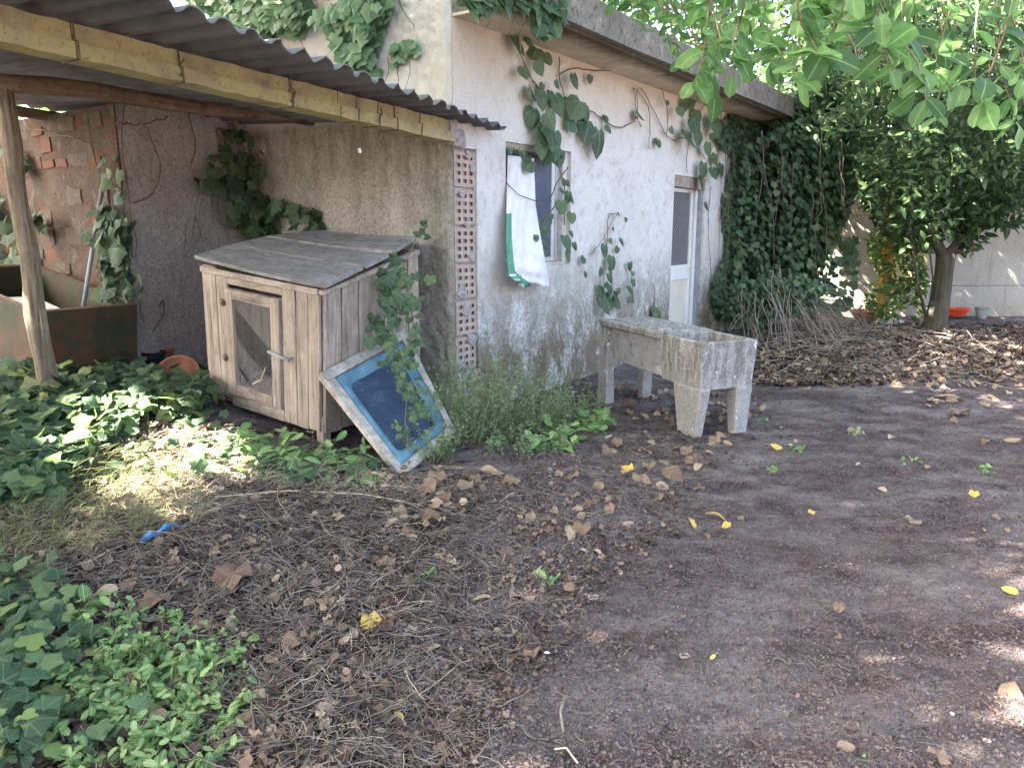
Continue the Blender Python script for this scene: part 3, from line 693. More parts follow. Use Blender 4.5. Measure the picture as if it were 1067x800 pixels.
mb = MB(); p = F(s + .012, -.06, zz0 - .17); mb.tube([p, p + Vector((.004, 0, -.03))], .012, 6); mb.build('wire_clip', M['paper'], lt)
mb = MB(); s = sx_at(392); zz0 = zbeam(s); mb.tube([F(s, -.03, zz0), F(s - .03, -.03, zz0 - .08), F(s + .02, -.03, zz0 - .13), F(s + .05, -.03, zz0 - .09), F(s + .03, -.03, zz0 - .15)], .0025, 5); mb.build('hanging_wire_loop', M['wire'], lt)
A = FP(0, 84, 1.57); B = FP(268, 119, 1.57); sa2, sb2 = (A - P0).dot(U), (B - P0).dot(U)
mb = MB(); pts = []
for i in range(15):
    s = -3.95 + (-.2 + 3.95) * i / 14; z_ = A.z + (B.z - A.z) * (s - sa2) / (sb2 - sa2); pts.append(F(s, 1.57 + .015 * math.sin(i * 1.7), z_ + .012 * math.sin(i * 1.1)))
mb.tube(pts, [.062 - .001 * i + .004 * math.sin(i * 2.3) for i in range(15)], 12); mb.build('round_log', M['log'], lt, smooth=True)
mb = MB(); mb.tube([F(-3.7, 3.6, 2.60), F(-1.5, 3.62, 2.50), F(-.2, 3.6, 2.46)], .045, 10); mb.build('round_log', M['log'], lt, smooth=True)
base = G(52, 418, -.06); top = FP(3, 92, 1.60); mb = MB(); n = 12
for i in range(n + 1): pass
pts = [base.lerp(top, i / n) + Vector((.012 * math.sin(i * 1.3), 0, 0)) for i in range(n + 1)]
mb.tube(pts, [.070 - .018 * (i / n) + .004 * math.sin(i * 2.1) for i in range(n + 1)], 14)
# a drying crack running down the post: push one line of vertices inwards
for i in range(2, n): 
    ix = i * 14 + 12; c = pts[i]; v = Vector(mb.v[ix]); mb.v[ix] = tuple(c + (v - c) * .72)
mb.build('wooden_post', M['post'], lt, smooth=True)
mb = MB(); q = base.lerp(top, .30); mb.tube([q + Vector((.06, -.05, -.3)), q + Vector((.065, -.07, 0)), q + Vector((.06, -.05, .3))], .002, 4); mb.build('wire_tie', M['wire'], lt)

# ================================================================ HUTCH
hN0, hN1 = P(336, 450, 5.13), P(335, 299, 5.10); hL0, hL1 = P(222, 413, 5.87), P(213, 275, 5.87)
hB1 = P(433, 257, 5.90); hB0 = Vector((hB1.x, hB1.y, .145)); hC1 = P(322, 241, 6.62); hC0 = Vector((hC1.x, hC1.y, .21))
def H(a, b, c):                                    # a: near 0 - left 1 ; b: front 0 - back 1 ; c: bottom 0 - top 1
    lo = hN0.lerp(hL0, a).lerp(hB0.lerp(hC0, a), b); hi = hN1.lerp(hL1, a).lerp(hB1.lerp(hC1, a), b); return lo.lerp(hi, c)
gN = G(340, 468); hutch = empty('wooden_hutch', (gN.x, gN.y, gN.z), 'weathered wooden animal hutch with wire mesh door and sloping grey plank lid', 'hutch')
def hbox(mb, a0, a1, b0, b1, c0, c1, j=.0015):
    q = []
    for c in (c0, c1):
        for a, b in ((a0, b0), (a1, b0), (a1, b1), (a0, b1)): q.append(H(a, b, c) + Vector([random.uniform(-j, j) for _ in range(3)]))
    mb.hexa([q[0], q[1], q[2], q[3], q[4], q[5], q[6], q[7]])
def hpart(name, mat, *boxes, bevel=.003, parent=None, **k):
    mb = MB(); [hbox(mb, *b, **k) for b in boxes]; o = mb.build(name, mat, parent or hutch, bevel=bevel); return o
tF = .026
A_ = lambda u: 1 - u
# front boards (u measured from the left corner as in the picture)
hpart('front_board', M['wood_v'], (A_(.125), A_(0), -tF, .0, .005, 1.0)); hpart('front_board', M['wood_v'], (A_(.226), A_(.13), -tF * .9, .0, .045, .985))
hpart('front_board', M['wood_v'], (A_(.815), A_(.708), -tF, .0, .0, .985)); hpart('front_board', M['wood_v'], (A_(.91), A_(.819), -tF * .92, .0, -.005, .985)); hpart('front_board', M['wood_v'], (A_(1.0), A_(.914), -tF, .0, .005, .985))
hpart('front_rail', M['wood_rail'], (A_(.705), A_(.229), -tF * .8, 0, .895, .985)); hpart('front_rail', M['wood_rail'], (A_(.705), A_(.229), -tF, 0, -.005, .082))
# door
dpar = hpart('mesh_door', M['wood_v'], (A_(.296), A_(.233), -.05, -.012, .09, .87), (A_(.70), A_(.628), -.05, -.012, .09, .872))
hpart('door_rail', M['wood_rail'], (A_(.627), A_(.297), -.048, -.012, .80, .871), parent=dpar); hpart('door_rail', M['wood_rail'], (A_(.627), A_(.297), -.048, -.012, .09, .165), parent=dpar)
mb = MB()
u0, u1, c0, c1 = .292, .632, .16, .805
nu, nc = 14, 30
for k in range(-nc, nu + 1):
    for sgn in (1, -1):
        pts = []
        for t in np.linspace(0, 1, 2): pass
        # diagonal wires clipped to the opening
        a0 = k / nu; seg = []
        for e in range(0, nc + 1):
            uu = a0 + e / nu if sgn == 1 else 1 - a0 - e / nu
            if -1e-6 <= uu <= 1 + 1e-6: seg.append((uu, e / nc))
        if len(seg) > 1:
            seg = [seg[0]] + seg[4:-4:8] + [seg[-1]] if len(seg) > 12 else [seg[0], seg[-1]]
            mb.tube([H(A_(u0 + (u1 - u0) * a), -.022 + .004 * math.sin(a * 9 + b * 5), c0 + (c1 - c0) * b) for a, b in seg], .0014, 3, cap=False)
mb.build('wire_mesh', M['mesh'], dpar)
hp = lambda u, b, c: H(A_(u), b, c)
mb = MB(); mb.tube([hp(.63, -.075, .50), hp(.80, -.075, .475)], .011, 8); mb.tube([hp(.775, -.07, .482), hp(.79, -.03, .48)], .007, 6); mb.build('latch_rod', M['pipe'], dpar, smooth=True)
mb = MB(); mb.tube([hp(.19, -.04, .77), hp(.235, -.065, .765)], .02, 6); mb.tube([hp(.19, -.04, .36), hp(.235, -.065, .355)], .02, 6); mb.build('rusty_hinge', M['wire'], dpar)
mb = MB(); mb.tube([hp(.56, -.03, .36), hp(.50, -.02, .25), hp(.42, -.02, .20)], .006, 5); mb.build('straw_stalk', M['straw'], hutch)
# side boards
bs = [0, .165, .335, .60, .735, .87, 1.0]
for i, (b0, b1) in enumerate(zip(bs[:-1], bs[1:])):
    hpart('side_board', M['wood_v'], (-.022, 0.0, b0 + .004, b1 - .006, -.01 + .012 * (i % 2), .985))
hpart('rear_board', M['wood_v'], (0, 1, .975, 1.0, 0, .98)); hpart('left_board', M['wood_v'], (.98, 1.0, .002, .97, 0, .98))
hpart('hutch_floor', M['wood_rail'], (.01, .975, .01, .97, .0, .035))
bed = MB(); n = 16
vs_ = [H(.03 + .93 * i / n, .02 + .9 * j / n, .045 + (.30 * (j / n) ** .7) + .03 * random.random()) for j in range(n + 1) for i in range(n + 1)]
bed.add(vs_, [(j * (n + 1) + i, j * (n + 1) + i + 1, (j + 1) * (n + 1) + i + 1, (j + 1) * (n + 1) + i) for j in range(n) for i in range(n)])
bed.build('bedding', M['hay'], hutch)
for a, b in ((.02, .03), (.97, .03), (.02, .95), (.97, .95)):
    q = H(a, b, .0); g = float(gz(q.x, q.y)); mb = MB(); s_ = .035
    mb.hexa([Vector((q.x, q.y, g - .05)) + dx for dx in (-U * s_ - N * s_, U * s_ - N * s_, U * s_ + N * s_, -U * s_ + N * s_)] + [H(a, b, .1) + dx for dx in (-U * s_ - N * s_, U * s_ - N * s_, U * s_ + N * s_, -U * s_ + N * s_)])
    mb.build('hutch_leg', M['wood_v'], hutch, bevel=.004)
def plank(q, th=.028, name='lid_plank', nseg=14):
    fl, fr, br, bl = q; nrm = (fr - fl).cross(bl - fl).normalized()
    if nrm.z < 0: nrm = -nrm
    mb = MB(); prev = None
    for i in range(nseg + 1):
        t = i / nseg; f = fl.lerp(fr, t); b = bl.lerp(br, t); sg = nrm * (-.012 * math.sin(math.pi * t)); jj = Vector([random.uniform(-.002, .002) for _ in range(3)])
        cur = [f + sg + jj - nrm * th, b + sg + jj - nrm * th, b + sg + jj, f + sg + jj]
        if prev: mb.add(prev + cur, [(0, 1, 5, 4), (1, 2, 6, 5), (2, 3, 7, 6), (3, 0, 4, 7)] + ([(0, 3, 2, 1)] if i == 1 else []) + ([(4, 5, 6, 7)] if i == nseg else []))
        prev = cur
    mb.build(name, M['wood_lid'], hutch, bevel=.003)
FL, FR = P(202, 266, 5.80), P(339, 297, 5.03)
m1l, m1r = P(241, 254.5, 6.10), P(380, 277, 5.33); m2l, m2r = P(276, 246, 6.36), P(407, 263.5, 5.62); BL, BR = P(334, 240, 6.70), P(433, 248, 5.98)
up = Vector((0, 0, .012))
g1 = (m1l - FL).normalized() * .013; plank((FL, FR, m1r - g1, m1l)); plank((m1l + g1, m1r + g1, m2r - g1 * 1.5 - up * .3, m2l)); plank((m2l + g1 * 1.2, m2r + g1 * 3.2 + up * .5, BR + up * .8, BL + up * .2), .03)
hpart('lid_batten', M['wood_rail'], (-.035, .0, -.03, 1.0, .955, .985)); hpart('lid_batten', M['wood_rail'], (0, 1.0, -.045, -.027, .955, .995))

# ================================================================ FRAMED BLUE PANEL leaning on the hutch
TL, TR = P(332, 392, 5.02), P(420, 345, 5.76); BLp, BRp = P(418, 500, 4.52), P(474, 452, 5.16)
pn = empty('blue_framed_panel', (BLp.x, BLp.y, float(gz(BLp.x, BLp.y))), 'flaking white wooden frame holding faded blue plastic, leaning against the side of the hutch', 'framed panel')
pnrm = (TR - TL).cross(BLp - TL).normalized()
if pnrm.y > 0: pnrm = -pnrm
def Q(u, v, h=0): return TL.lerp(TR, u).lerp(BLp.lerp(BRp, u), v) + pnrm * h
def qbox(mb, u0, u1, v0, v1, h0, h1, j=.002):
    c = [Q(u, v, h) + Vector([random.uniform(-j, j) for _ in range(3)]) for h in (h0, h1) for u, v in ((u0, v0), (u1, v0), (u1, v1), (u0, v1))]; mb.hexa(c)
for b in ((0, 1, 0, .085), (0, 1, .93, 1.0), (0, .085, .087, .928), (.915, 1, .087, .928)):
    mb = MB(); qbox(mb, *b, -.02, .03); mb.build('frame_rail', M['paintwood'], pn, bevel=.004)
mb = MB()                                          # moulded blue rim with rounded corners, then the sunken sheet
def rr(u0, u1, v0, v1, r, n=6):
    o = []
    for cx, cy, a0 in ((u1 - r, v0 + r, -90), (u1 - r, v1 - r, 0), (u0 + r, v1 - r, 90), (u0 + r, v0 + r, 180)):
        for i in range(n + 1): a = R(a0 + 90 * i / n); o.append((cx + r * math.cos(a), cy + r * math.sin(a)))
    return o
rings = [(rr(.088, .912, .09, .925, .03), .012), (rr(.10, .90, .10, .915, .05), .03), (rr(.15, .85, .15, .865, .08), .026), (rr(.185, .815, .185, .83, .07), -.01)]
vs_ = [Q(u, v, h) for rg, h in rings for u, v in rg]; n = len(rings[0][0]); fs = [(k * n + i, k * n + (i + 1) % n, (k + 1) * n + (i + 1) % n, (k + 1) * n + i) for k in range(3) for i in range(n)]
mb.add(vs_, fs); mb.build('blue_rim', M['blue_rim'], pn, smooth=True)
mb = MB(); n = 12
vs_ = [Q(.18 + .64 * i / n, .18 + .66 * j / n, -.012 + .008 * math.sin(i * .9) * math.cos(j * .7)) for j in range(n + 1) for i in range(n + 1)]
mb.add(vs_, [(j * (n + 1) + i, j * (n + 1) + i + 1, (j + 1) * (n + 1) + i + 1, (j + 1) * (n + 1) + i) for j in range(n) for i in range(n)]); mb.build('blue_sheet', M['blue'], pn, smooth=True)

# ================================================================ CONCRETE LAUNDRY TANK
tb = Vector((-.36, .933, 0)); ta = Vector((.92, .39, 0)); tO = G(727, 459); tO.z = 0; TZ = .715
tank = empty('laundry_tank', (tO.x, tO.y, 0), 'lichen stained grey concrete laundry tank with tapered legs and a washing slab', 'laundry tank')
def K(a, b, z): return tO + ta * a + tb * b + Vector((0, 0, z))
def kbox(mb, a0, a1, b0, b1, z0, z1, mi=0, j=.003):
    c = [K(a, b, z) + Vector([random.uniform(-j, j) for _ in range(3)]) for z in (z0, z1) for a, b in ((a0, b0), (a1, b0), (a1, b1), (a0, b1))]; mb.hexa(c, mi)
mb = MB(); BW, BLn = .50, .56
# basin: outer walls that taper slightly, open top
def taper(a0, a1, b0, b1, z0, z1, t, mb):
    c = [K(a, b, z0) for a, b in ((a0 + t, b0 + t), (a1 - t, b0 + t), (a1 - t, b1 - t), (a0 + t, b1 - t))] + [K(a, b, z1) for a, b in ((a0, b0), (a1, b0), (a1, b1), (a0, b1))]; return c
o8 = taper(0, BW, 0, BLn, .36, TZ, .02, mb); i8 = taper(.045, BW - .045, .045, BLn - .045, .42, TZ, .015, mb)
mb.add(o8 + i8, [(3, 2, 1, 0), (0, 1, 5, 4), (1, 2, 6, 5), (2, 3, 7, 6), (3, 0, 4, 7), (8, 9, 10, 11), (9, 8, 12, 13), (10, 9, 13, 14), (11, 10, 14, 15), (8, 11, 15, 12), (4, 5, 13, 12), (5, 6, 14, 13), (6, 7, 15, 14), (7, 4, 12, 15)])
mb.build('basin', M['tank'], tank, bevel=.008)
mb = MB(); kbox(mb, -.012, .035, -.002, .03, TZ - .02, TZ + .01); kbox(mb, 0, .04, BLn - .05, BLn + .02, TZ - .0, TZ + .035); mb.build('broken_rim_mortar', M['tank'], tank, bevel=.008)
def leg(a, b, wa, wb, z1, ta_=.55):
    mb = MB(); s_ = ta_; ca, cb = a + wa / 2, b + wb / 2
    c = [K(ca + (x - ca) * s_, cb + (y - cb) * s_, -.06) for x, y in ((a, b), (a + wa, b), (a + wa, b + wb), (a, b + wb))] + [K(x, y, z1) for x, y in ((a, b), (a + wa, b), (a + wa, b + wb), (a, b + wb))]
    mb.hexa(c); mb.build('tapered_leg', M['tank'], tank, bevel=.012)
leg(.004, .004, .10, .36, .372, .62); leg(BW - .17, .004, .15, .13, .372, .7); leg(-.005, BLn + .84, .07, .15, .668, 1.25); leg(BW - .13, BLn + .84, .12, .12, .66, .8)
# washing slab, its rolled edge and the sloped trough beneath
mb = MB(); kbox(mb, -.02, BW, BLn + .0, BLn + .98, TZ - .045, TZ + .012, j=.002)
for i in range(10): kbox(mb, .05, BW - .06, BLn + .12 + i * .075, BLn + .15 + i * .075, TZ + .0125, TZ + .022, j=.001)
mb.build('washing_slab', M['tank'], tank, bevel=.01)
mb = MB(); c = [K(.075, BLn + .001, .36), K(BW - .05, BLn + .001, .36), K(BW - .05, BLn + .84, .37), K(.075, BLn + .84, .37), K(.03, BLn + .001, TZ - .046), K(BW - .01, BLn + .001, TZ - .046), K(BW - .01, BLn + .87, TZ - .046), K(.045, BLn + .87, TZ - .046)]
mb.hexa(c); mb.build('slab_trough', M['tank_clean'], tank, bevel=.006)

# ================================================================ METAL TROUGH
RCt, RCb = P(141, 317, 6.20), P(142, 398, 6.20); FCt, FCb = P(37, 325, 5.62), P(40, 412, 5.62); BCt = P(38, 276, 7.15); BCb = BCt + (RCb - RCt)
LCt = FCt + (BCt - RCt); LCb = FCb + (BCt - RCt)
tr = empty('metal_trough', tuple(RCb), 'large rusty olive sheet metal trough behind the wooden post, empty apart from a white slab', 'trough')
def sheetbox(a, b, c, d, th, mats, name):
    nrm = (b - a).cross(d - a).normalized() * th; mb = MB(); n = 6
    mb.hexa([a, b, c, d, a + nrm, b + nrm, c + nrm, d + nrm]); return mb.build(name, mats, tr)
sheetbox(FCb, RCb, RCt, FCt, .012, M['rust'], 'front_panel'); sheetbox(RCb, BCb, BCt, RCt, .012, M['rust'], 'side_panel'); sheetbox(BCb, LCb, LCt, BCt, .012, M['rust'], 'rear_panel'); sheetbox(LCb, FCb, FCt, LCt, .012, M['rust'], 'side_panel')
e = Vector((0, 0, .09)); sheetbox(FCb + e, RCb + e, BCb + e, LCb + e, .01, M['rust'], 'trough_floor')
mb = MB(); mb.tube([RCt, BCt, LCt, FCt, RCt], .013, 6); mb.build('rolled_rim', M['rust_rim'], tr, smooth=True)
e = Vector((0, 0, .40)); q = lambda u, v, h: FCb.lerp(RCb, u).lerp(LCb.lerp(BCb, u), v) + Vector((0, 0, h))
mb = MB(); mb.hexa([q(.06, .1, .40), q(.8, .12, .40), q(.8, .8, .40), q(.06, .8, .40), q(.06, .1, .43), q(.8, .12, .43), q(.8, .8, .43), q(.06, .8, .43)])
wsl = mb.build('pale_board', M['paper']); tag(wsl, 'white board lying inside the rusty metal trough', 'board')

# ================================================================ WHITE SACK hanging from the window
mb = MB(); nu_, nv = 28, 40
L_ = [(529, 162), (528, 190), (527.5, 220), (527, 250), (528, 272), (530, 287), (541, 297)]; R_ = [(556, 165), (557, 190), (558, 215), (562, 240), (566, 262), (570, 283), (572, 298)]
def pl(pts, t):
    k = t * (len(pts) - 1); i = min(int(k), len(pts) - 2); f = k - i; return pts[i][0] * (1 - f) + pts[i + 1][0] * f, pts[i][1] * (1 - f) + pts[i + 1][1] * f
vs_ = []; mi = []
for j in range(nv + 1):
    t = j / nv; lx, ly = pl(L_, t); rx, ry = pl(R_, t); bow = -.02 - .13 * math.sin(math.pi * t * .62) ** 2
    for i in range(nu_ + 1):
        u = i / nu_; x = lx * (1 - u) + rx * u; y = ly * (1 - u) + ry * u + (3 * math.sin(u * 9) if j == nv else 0)
        vs_.append(FP(x, y, bow + .03 * (1 - t) * .6 + .022 * math.sin(u * 8 + t * 5) * t + .007 * math.sin(u * 21 + t * 14) + .006 * math.sin(u * 5 - t * 37) - .02 * math.sin(math.pi * u) + .03 * math.sin(t * 11 + u * 3) * .3))
fs = []; mm = []
for j in range(nv):
    for i in range(nu_):
        fs.append((j * (nu_ + 1) + i, j * (nu_ + 1) + i + 1, (j + 1) * (nu_ + 1) + i + 1, (j + 1) * (nu_ + 1) + i))
        t = j / nv; lim = .0 if t < .33 else (5 if t < .8 else 5.3 + (t - .8) * 36); g = i < lim
        if g and t > .78 and j % 3 == 0 and i < 5: g = False
        mm.append(1 if g else 0)
for f, k_ in zip(fs, mm): mb.mi.append(k_)
mb.v = [tuple(v) for v in vs_]; mb.f = fs
sk = mb.build('white_sack', [M['sack'], M['sackgreen']], smooth=True)
sol = sk.modifiers.new('thick', 'SOLIDIFY'); sol.thickness = .003
tag(sk, 'torn white plastic sack with a green stripe hanging from the window', 'sack')
mb = MB(); mb.tube([FP(527, 190, -.02), FP(540, 203, -.10), FP(556, 209, -.10), FP(575, 210, -.04)], .004, 5)
tag(mb.build('black_cable', M['black']), 'thin dark cable looped across the window and the white sack', 'cable')

# ================================================================ FAR WALL and things along it
fw = empty('concrete_panel_wall', (9, 13.6, 0), 'pale concrete panel wall at the far end of the yard', 'wall')
pm = {}
for r_ in range(3):
    z0 = -.02 + (r_ - 1) * .5 + .55 if r_ else -.1; z1 = .54 if r_ == 0 else z0 + .495
    if r_ > 0: z0 = (.545, 1.755)[r_ - 1]; z1 = (1.75, 2.55)[r_ - 1]
    for i in range(7):
        key = r_ == 0
        mb = MB(); x0 = 2.2 + i * 2.4; mb.hexa([Vector(v) for v in ((x0, 13.6, z0), (x0 + 2.397, 13.6, z0), (x0 + 2.397, 13.68, z0), (x0, 13.68, z0), (x0, 13.6, z1), (x0 + 2.397, 13.6, z1), (x0 + 2.397, 13.68, z1), (x0, 13.68, z1))])
        mb.build('panel', M['panel'], fw, bevel=.008)
mb = MB(); mb.hexa([Vector(v) for v in ((2.2, 13.63, -.1), (19, 13.63, -.1), (19, 13.7, -.1), (2.2, 13.7, -.1), (2.2, 13.63, 2.5), (19, 13.63, 2.5), (19, 13.7, 2.5), (2.2, 13.7, 2.5))]); mb.build('wall_core', M['mortar'], fw)
def pot(x, y, Y, r, h, mat, name, label, cat='flower pot', dz=0):
    q = P(x, y, Y); q.z = float(gz(q.x, q.y)) + dz; mb = MB(); mb.lathe(q, [(r * .62, 0), (r * .7, h * .1), (r * .92, h * .78), (r, h * .8), (r * 1.02, h), (r * .88, h), (r * .8, h * .6), (.01, h * .6)], 18)
    o = mb.build(name, M[mat], smooth=False); tag(o, label, cat); return o, q
pot(997, 325, 13.2, .20, .14, 'redplastic', 'plastic_bowl', 'red plastic bowl at the foot of the far concrete wall', 'bowl', .05)
pot(1023, 326, 13.2, .11, .20, 'greypot', 'flower_pot', 'small grey green pot at the foot of the far wall')
pot(905, 330, 13.0, .30, .18, 'terra', 'plant_trough', 'terracotta coloured planter low against the sunlit far wall', 'planter')
def rock(x, y, Y, r, label, sc=(1, .8, .7)):
    q = P(x, y, Y); q.z = float(gz(q.x, q.y)); bm = bmesh.new(); bmesh.ops.create_icosphere(bm, subdivisions=2, radius=r)
    for v in bm.verts: v.co = Vector((v.co.x * sc[0], v.co.y * sc[1], v.co.z * sc[2] + r * .3)) * (1 + .25 * (noise.noise(v.co * 7 + Vector((x, 0, 0)))))
    me = D.meshes.new('rock'); bm.to_mesh(me); bm.free(); o = link('rock', me, M['greystone'], None, q); tag(o, label, 'rock', 'grey rocks near the far tree'); return o
rock(921, 336, 12.3, .13, 'squarish grey rock left of the tree trunk', (1, .8, 1)); rock(937, 337, 12.4, .08, 'small pale rock just right of the squarish grey rock'); rock(951, 334, 12.2, .055, 'smallest rock near the foot of the tree')
mb = MB(); q = P(945, 270, 13.3); q.z = 0; mb.hexa([q + Vector(v) for v in ((-.2, 0, .5), (.36, 0, .5), (.36, .04, .5), (-.2, .04, .5), (-.2, 0, 1.3), (.36, 0, 1.3), (.36, .04, 1.3), (-.2, .04, 1.3))] )
mb.hexa([q + Vector(v) for v in ((-.18, .005, -.1), (-.12, .005, -.1), (-.12, .035, -.1), (-.18, .035, -.1), (-.18, .005, .499), (-.12, .005, .499), (-.12, .035, .499), (-.18, .035, .499))]); mb.hexa([q + Vector(v) for v in ((.28, .005, -.1), (.34, .005, -.1), (.34, .035, -.1), (.28, .035, -.1), (.28, .005, .499), (.34, .005, .499), (.34, .035, .499), (.28, .035, .499))])
tag(mb.build('ochre_board', M['yellowboard'], bevel=.006), 'ochre yellow board standing behind the tree against the far wall', 'board')
# wall-side things in the lean-to bay
q = G(187, 405, .02); q = P(186, 394, 6.0); mb = MB(); axd = Vector((.1, -.75, .62)); mb.lathe(q, [(.01, 0), (.135, .0), (.15, .02), (.165, .06), (.178, .06), (.172, -.005), (.14, -.03), (.01, -.03)], 28, axis=axd)
tag(mb.build('terracotta_saucer', M['terra'], smooth=False), 'wide terracotta saucer standing on edge left of the hutch', 'saucer')
pq, qq = pot(173, 363, 6.75, .075, .15, 'terra', 'flower_pot', 'little terracotta flower pot with a seedling by the back wall', dz=.12)
o, q2 = pot(160, 372, 6.55, .10, .19, 'black', 'flower_pot', 'black plastic pot between the trough and the small clay pot', dz=.02)
mb = MB(); a = P(146, 395, 6.2); a.z = .25; b = P(137, 322, 6.55); mb.tube([a, a.lerp(b, .5) + Vector((.005, 0, 0)), b], [.032, .03, .028], 10)
tag(mb.build('wooden_stake', M['pipe']), 'short grey stake standing beside the corner of the metal trough', 'stake')
mb = MB(); a = SPL(90, 300, -1.68); b = SPL(108, 188, -1.49); mb.tube([a - (b - a) * .45, a, b], .018, 10)
tag(mb.build('leaning_pipe', M['pipe'], smooth=True), 'thin grey metal pipe leaning against the rubble wall', 'pipe')
mb = MB(); a = G(8, 446, .03)
vs_ = []
for i in range(9):
    for j in range(9): vs_.append(a + Vector((-.28 + i * .045, -.12 + j * .04, .02 + .10 * math.exp(-((i - 4) ** 2 + (j - 4) ** 2) / 9) + random.uniform(0, .03))))
mb.add(vs_, [(i * 9 + j, i * 9 + j + 1, (i + 1) * 9 + j + 1, (i + 1) * 9 + j) for i in range(8) for j in range(8)]); ck_ = mb.build('dark_cloth', M['darkcloth'], smooth=True)
tag(ck_, 'crumpled dark blue cloth among the ivy at the left edge', 'cloth')
# ================================================================ VEGETATION HELPERS
def twigs(name, PT, rad, mat, parent=None, sides=3, taper=.5):
    PT = np.asarray(PT, float); n, K, _ = PT.shape
    T_ = np.gradient(PT, axis=1); T_ = T_ / np.maximum(np.linalg.norm(T_, axis=2, keepdims=True), 1e-9)
    ref = np.tile(np.array([.31, .2, .93]), (n, K, 1)); A1 = np.cross(T_, ref); A1 /= np.maximum(np.linalg.norm(A1, axis=2, keepdims=True), 1e-6); B1 = np.cross(T_, A1)
    rr_ = np.asarray(rad, float)[:, None] * (1 - (1 - taper) * np.linspace(0, 1, K))[None]
    V = np.stack([PT + (A1 * math.cos(2 * math.pi * k / sides) + B1 * math.sin(2 * math.pi * k / sides)) * rr_[:, :, None] for k in range(sides)], 2)
    base = (np.arange(n) * K * sides)[:, None, None]; j = (np.arange(K - 1) * sides)[None, :, None]; k = np.arange(sides)[None, None]; k2 = (k + 1) % sides
    f = np.stack([base + j + k, base + j + k2, base + j + sides + k2, base + j + sides + k], -1).reshape(-1, 4)
    return npmesh(name, V.reshape(-1, 3), f, mat, parent, np.repeat(RS.rand(n), K * sides))
JIT = 0
def samp(poly, n):
    x, y = samp0(poly, n); return x + RS.normal(0, 1, n) * JIT, y + RS.normal(0, .6, n) * JIT * (y > 420)
def samp0(poly, n):
    p = np.array(poly, float); lo, hi = p.min(0), p.max(0); X = np.empty(0); Y = np.empty(0)
    while len(X) < n:
        x = RS.uniform(lo[0], hi[0], n * 2); y = RS.uniform(lo[1], hi[1], n * 2); k = inpoly(x, y, poly); X = np.r_[X, x[k]]; Y = np.r_[Y, y[k]]
    return X[:n], Y[:n]
def Pv(x, y, Yd):
    xx = x - 533.5; yy = y - 400; r = np.stack([xx, FPX * CP - yy * SP, -yy * CP - FPX * SP], 1)
    return np.array([0, 0, CAMH]) + r * (np.asarray(Yd) / r[:, 1])[:, None]
def Gv(x, y):
    xx = x - 533.5; yy = y - 400; r = np.stack([xx, FPX * CP - yy * SP, -yy * CP - FPX * SP], 1); z = np.zeros(len(x))
    for _ in range(10): k = (z - CAMH) / r[:, 2]; p = np.array([0, 0, CAMH]) + r * k[:, None]; z = .5 * z + .5 * gz(p[:, 0], p[:, 1], True)
    p[:, 2] = gz(p[:, 0], p[:, 1], True); return p
def plane_v(x, y, nv, off):                       # rays met with the plane (p-P0).nv = off
    xx = x - 533.5; yy = y - 400; r = np.stack([xx, FPX * CP - yy * SP, -yy * CP - FPX * SP], 1); o = np.array([0, 0, CAMH]) - np.array(P0); nv = np.array(nv)
    k = (off - o @ nv) / (r @ nv); return np.array([0, 0, CAMH]) + r * k[:, None]
UN, NN = np.array(U), np.array(N); DOWN = np.array([0, 0, -1.0])
def U_(a, b, n): return RS.uniform(a, b, n)
def walk(a, b, n=8, wob=.03):
    a, b = np.array(a, float), np.array(b, float); t = np.linspace(0, 1, n)[:, None]; q = a + (b - a) * t; w = RS.normal(0, wob, (n, 3)); w[0] = w[-1] = 0
    w = (w + np.roll(w, 1, 0)) / 2; w[0] = 0; return q + w
def plant(name, label, cat, loc, group=None): return empty(name, loc, label, cat, group)

# ================================================================ TREES
# walnut given an unseen crown to shade the yard: trunk stands behind the camera, branches hang into view top right
wt = plant('walnut_tree', 'large walnut tree whose bright green leafy branches hang over the top right of the yard', 'tree', (1.6, -3.2, 0))
mb = MB(); mb.tube([(1.6, -3.2, -.1), (1.62, -3.15, .5), (1.5, -3.1, 1.6), (1.45, -3.0, 2.8)], [.36, .27, .24, .23], 14); mb.build('trunk', M['bark'], wt, smooth=True)
for e, r0 in (((-6.5, 1.0, 6.2), .17), ((-8.3, 1.6, 5.9), .13), ((-2.0, -1.5, 6.6), .13), ((3.4, 2.2, 4.4), .14), ((5.6, 4.6, 4.3), .12), ((1.5, 2.6, 4.9), .10), ((-5.5, -2.0, 5.9), .13)):
    mb = MB(); q = walk((1.45, -3.0, 2.7), e, 9, .16); q[:, 2] += np.sin(np.linspace(0, math.pi, 9)) * .5; mb.tube([Vector(v) for v in q], list(np.linspace(r0, .03, 9)), 8); mb.build('limb', M['bark'], wt, smooth=True)
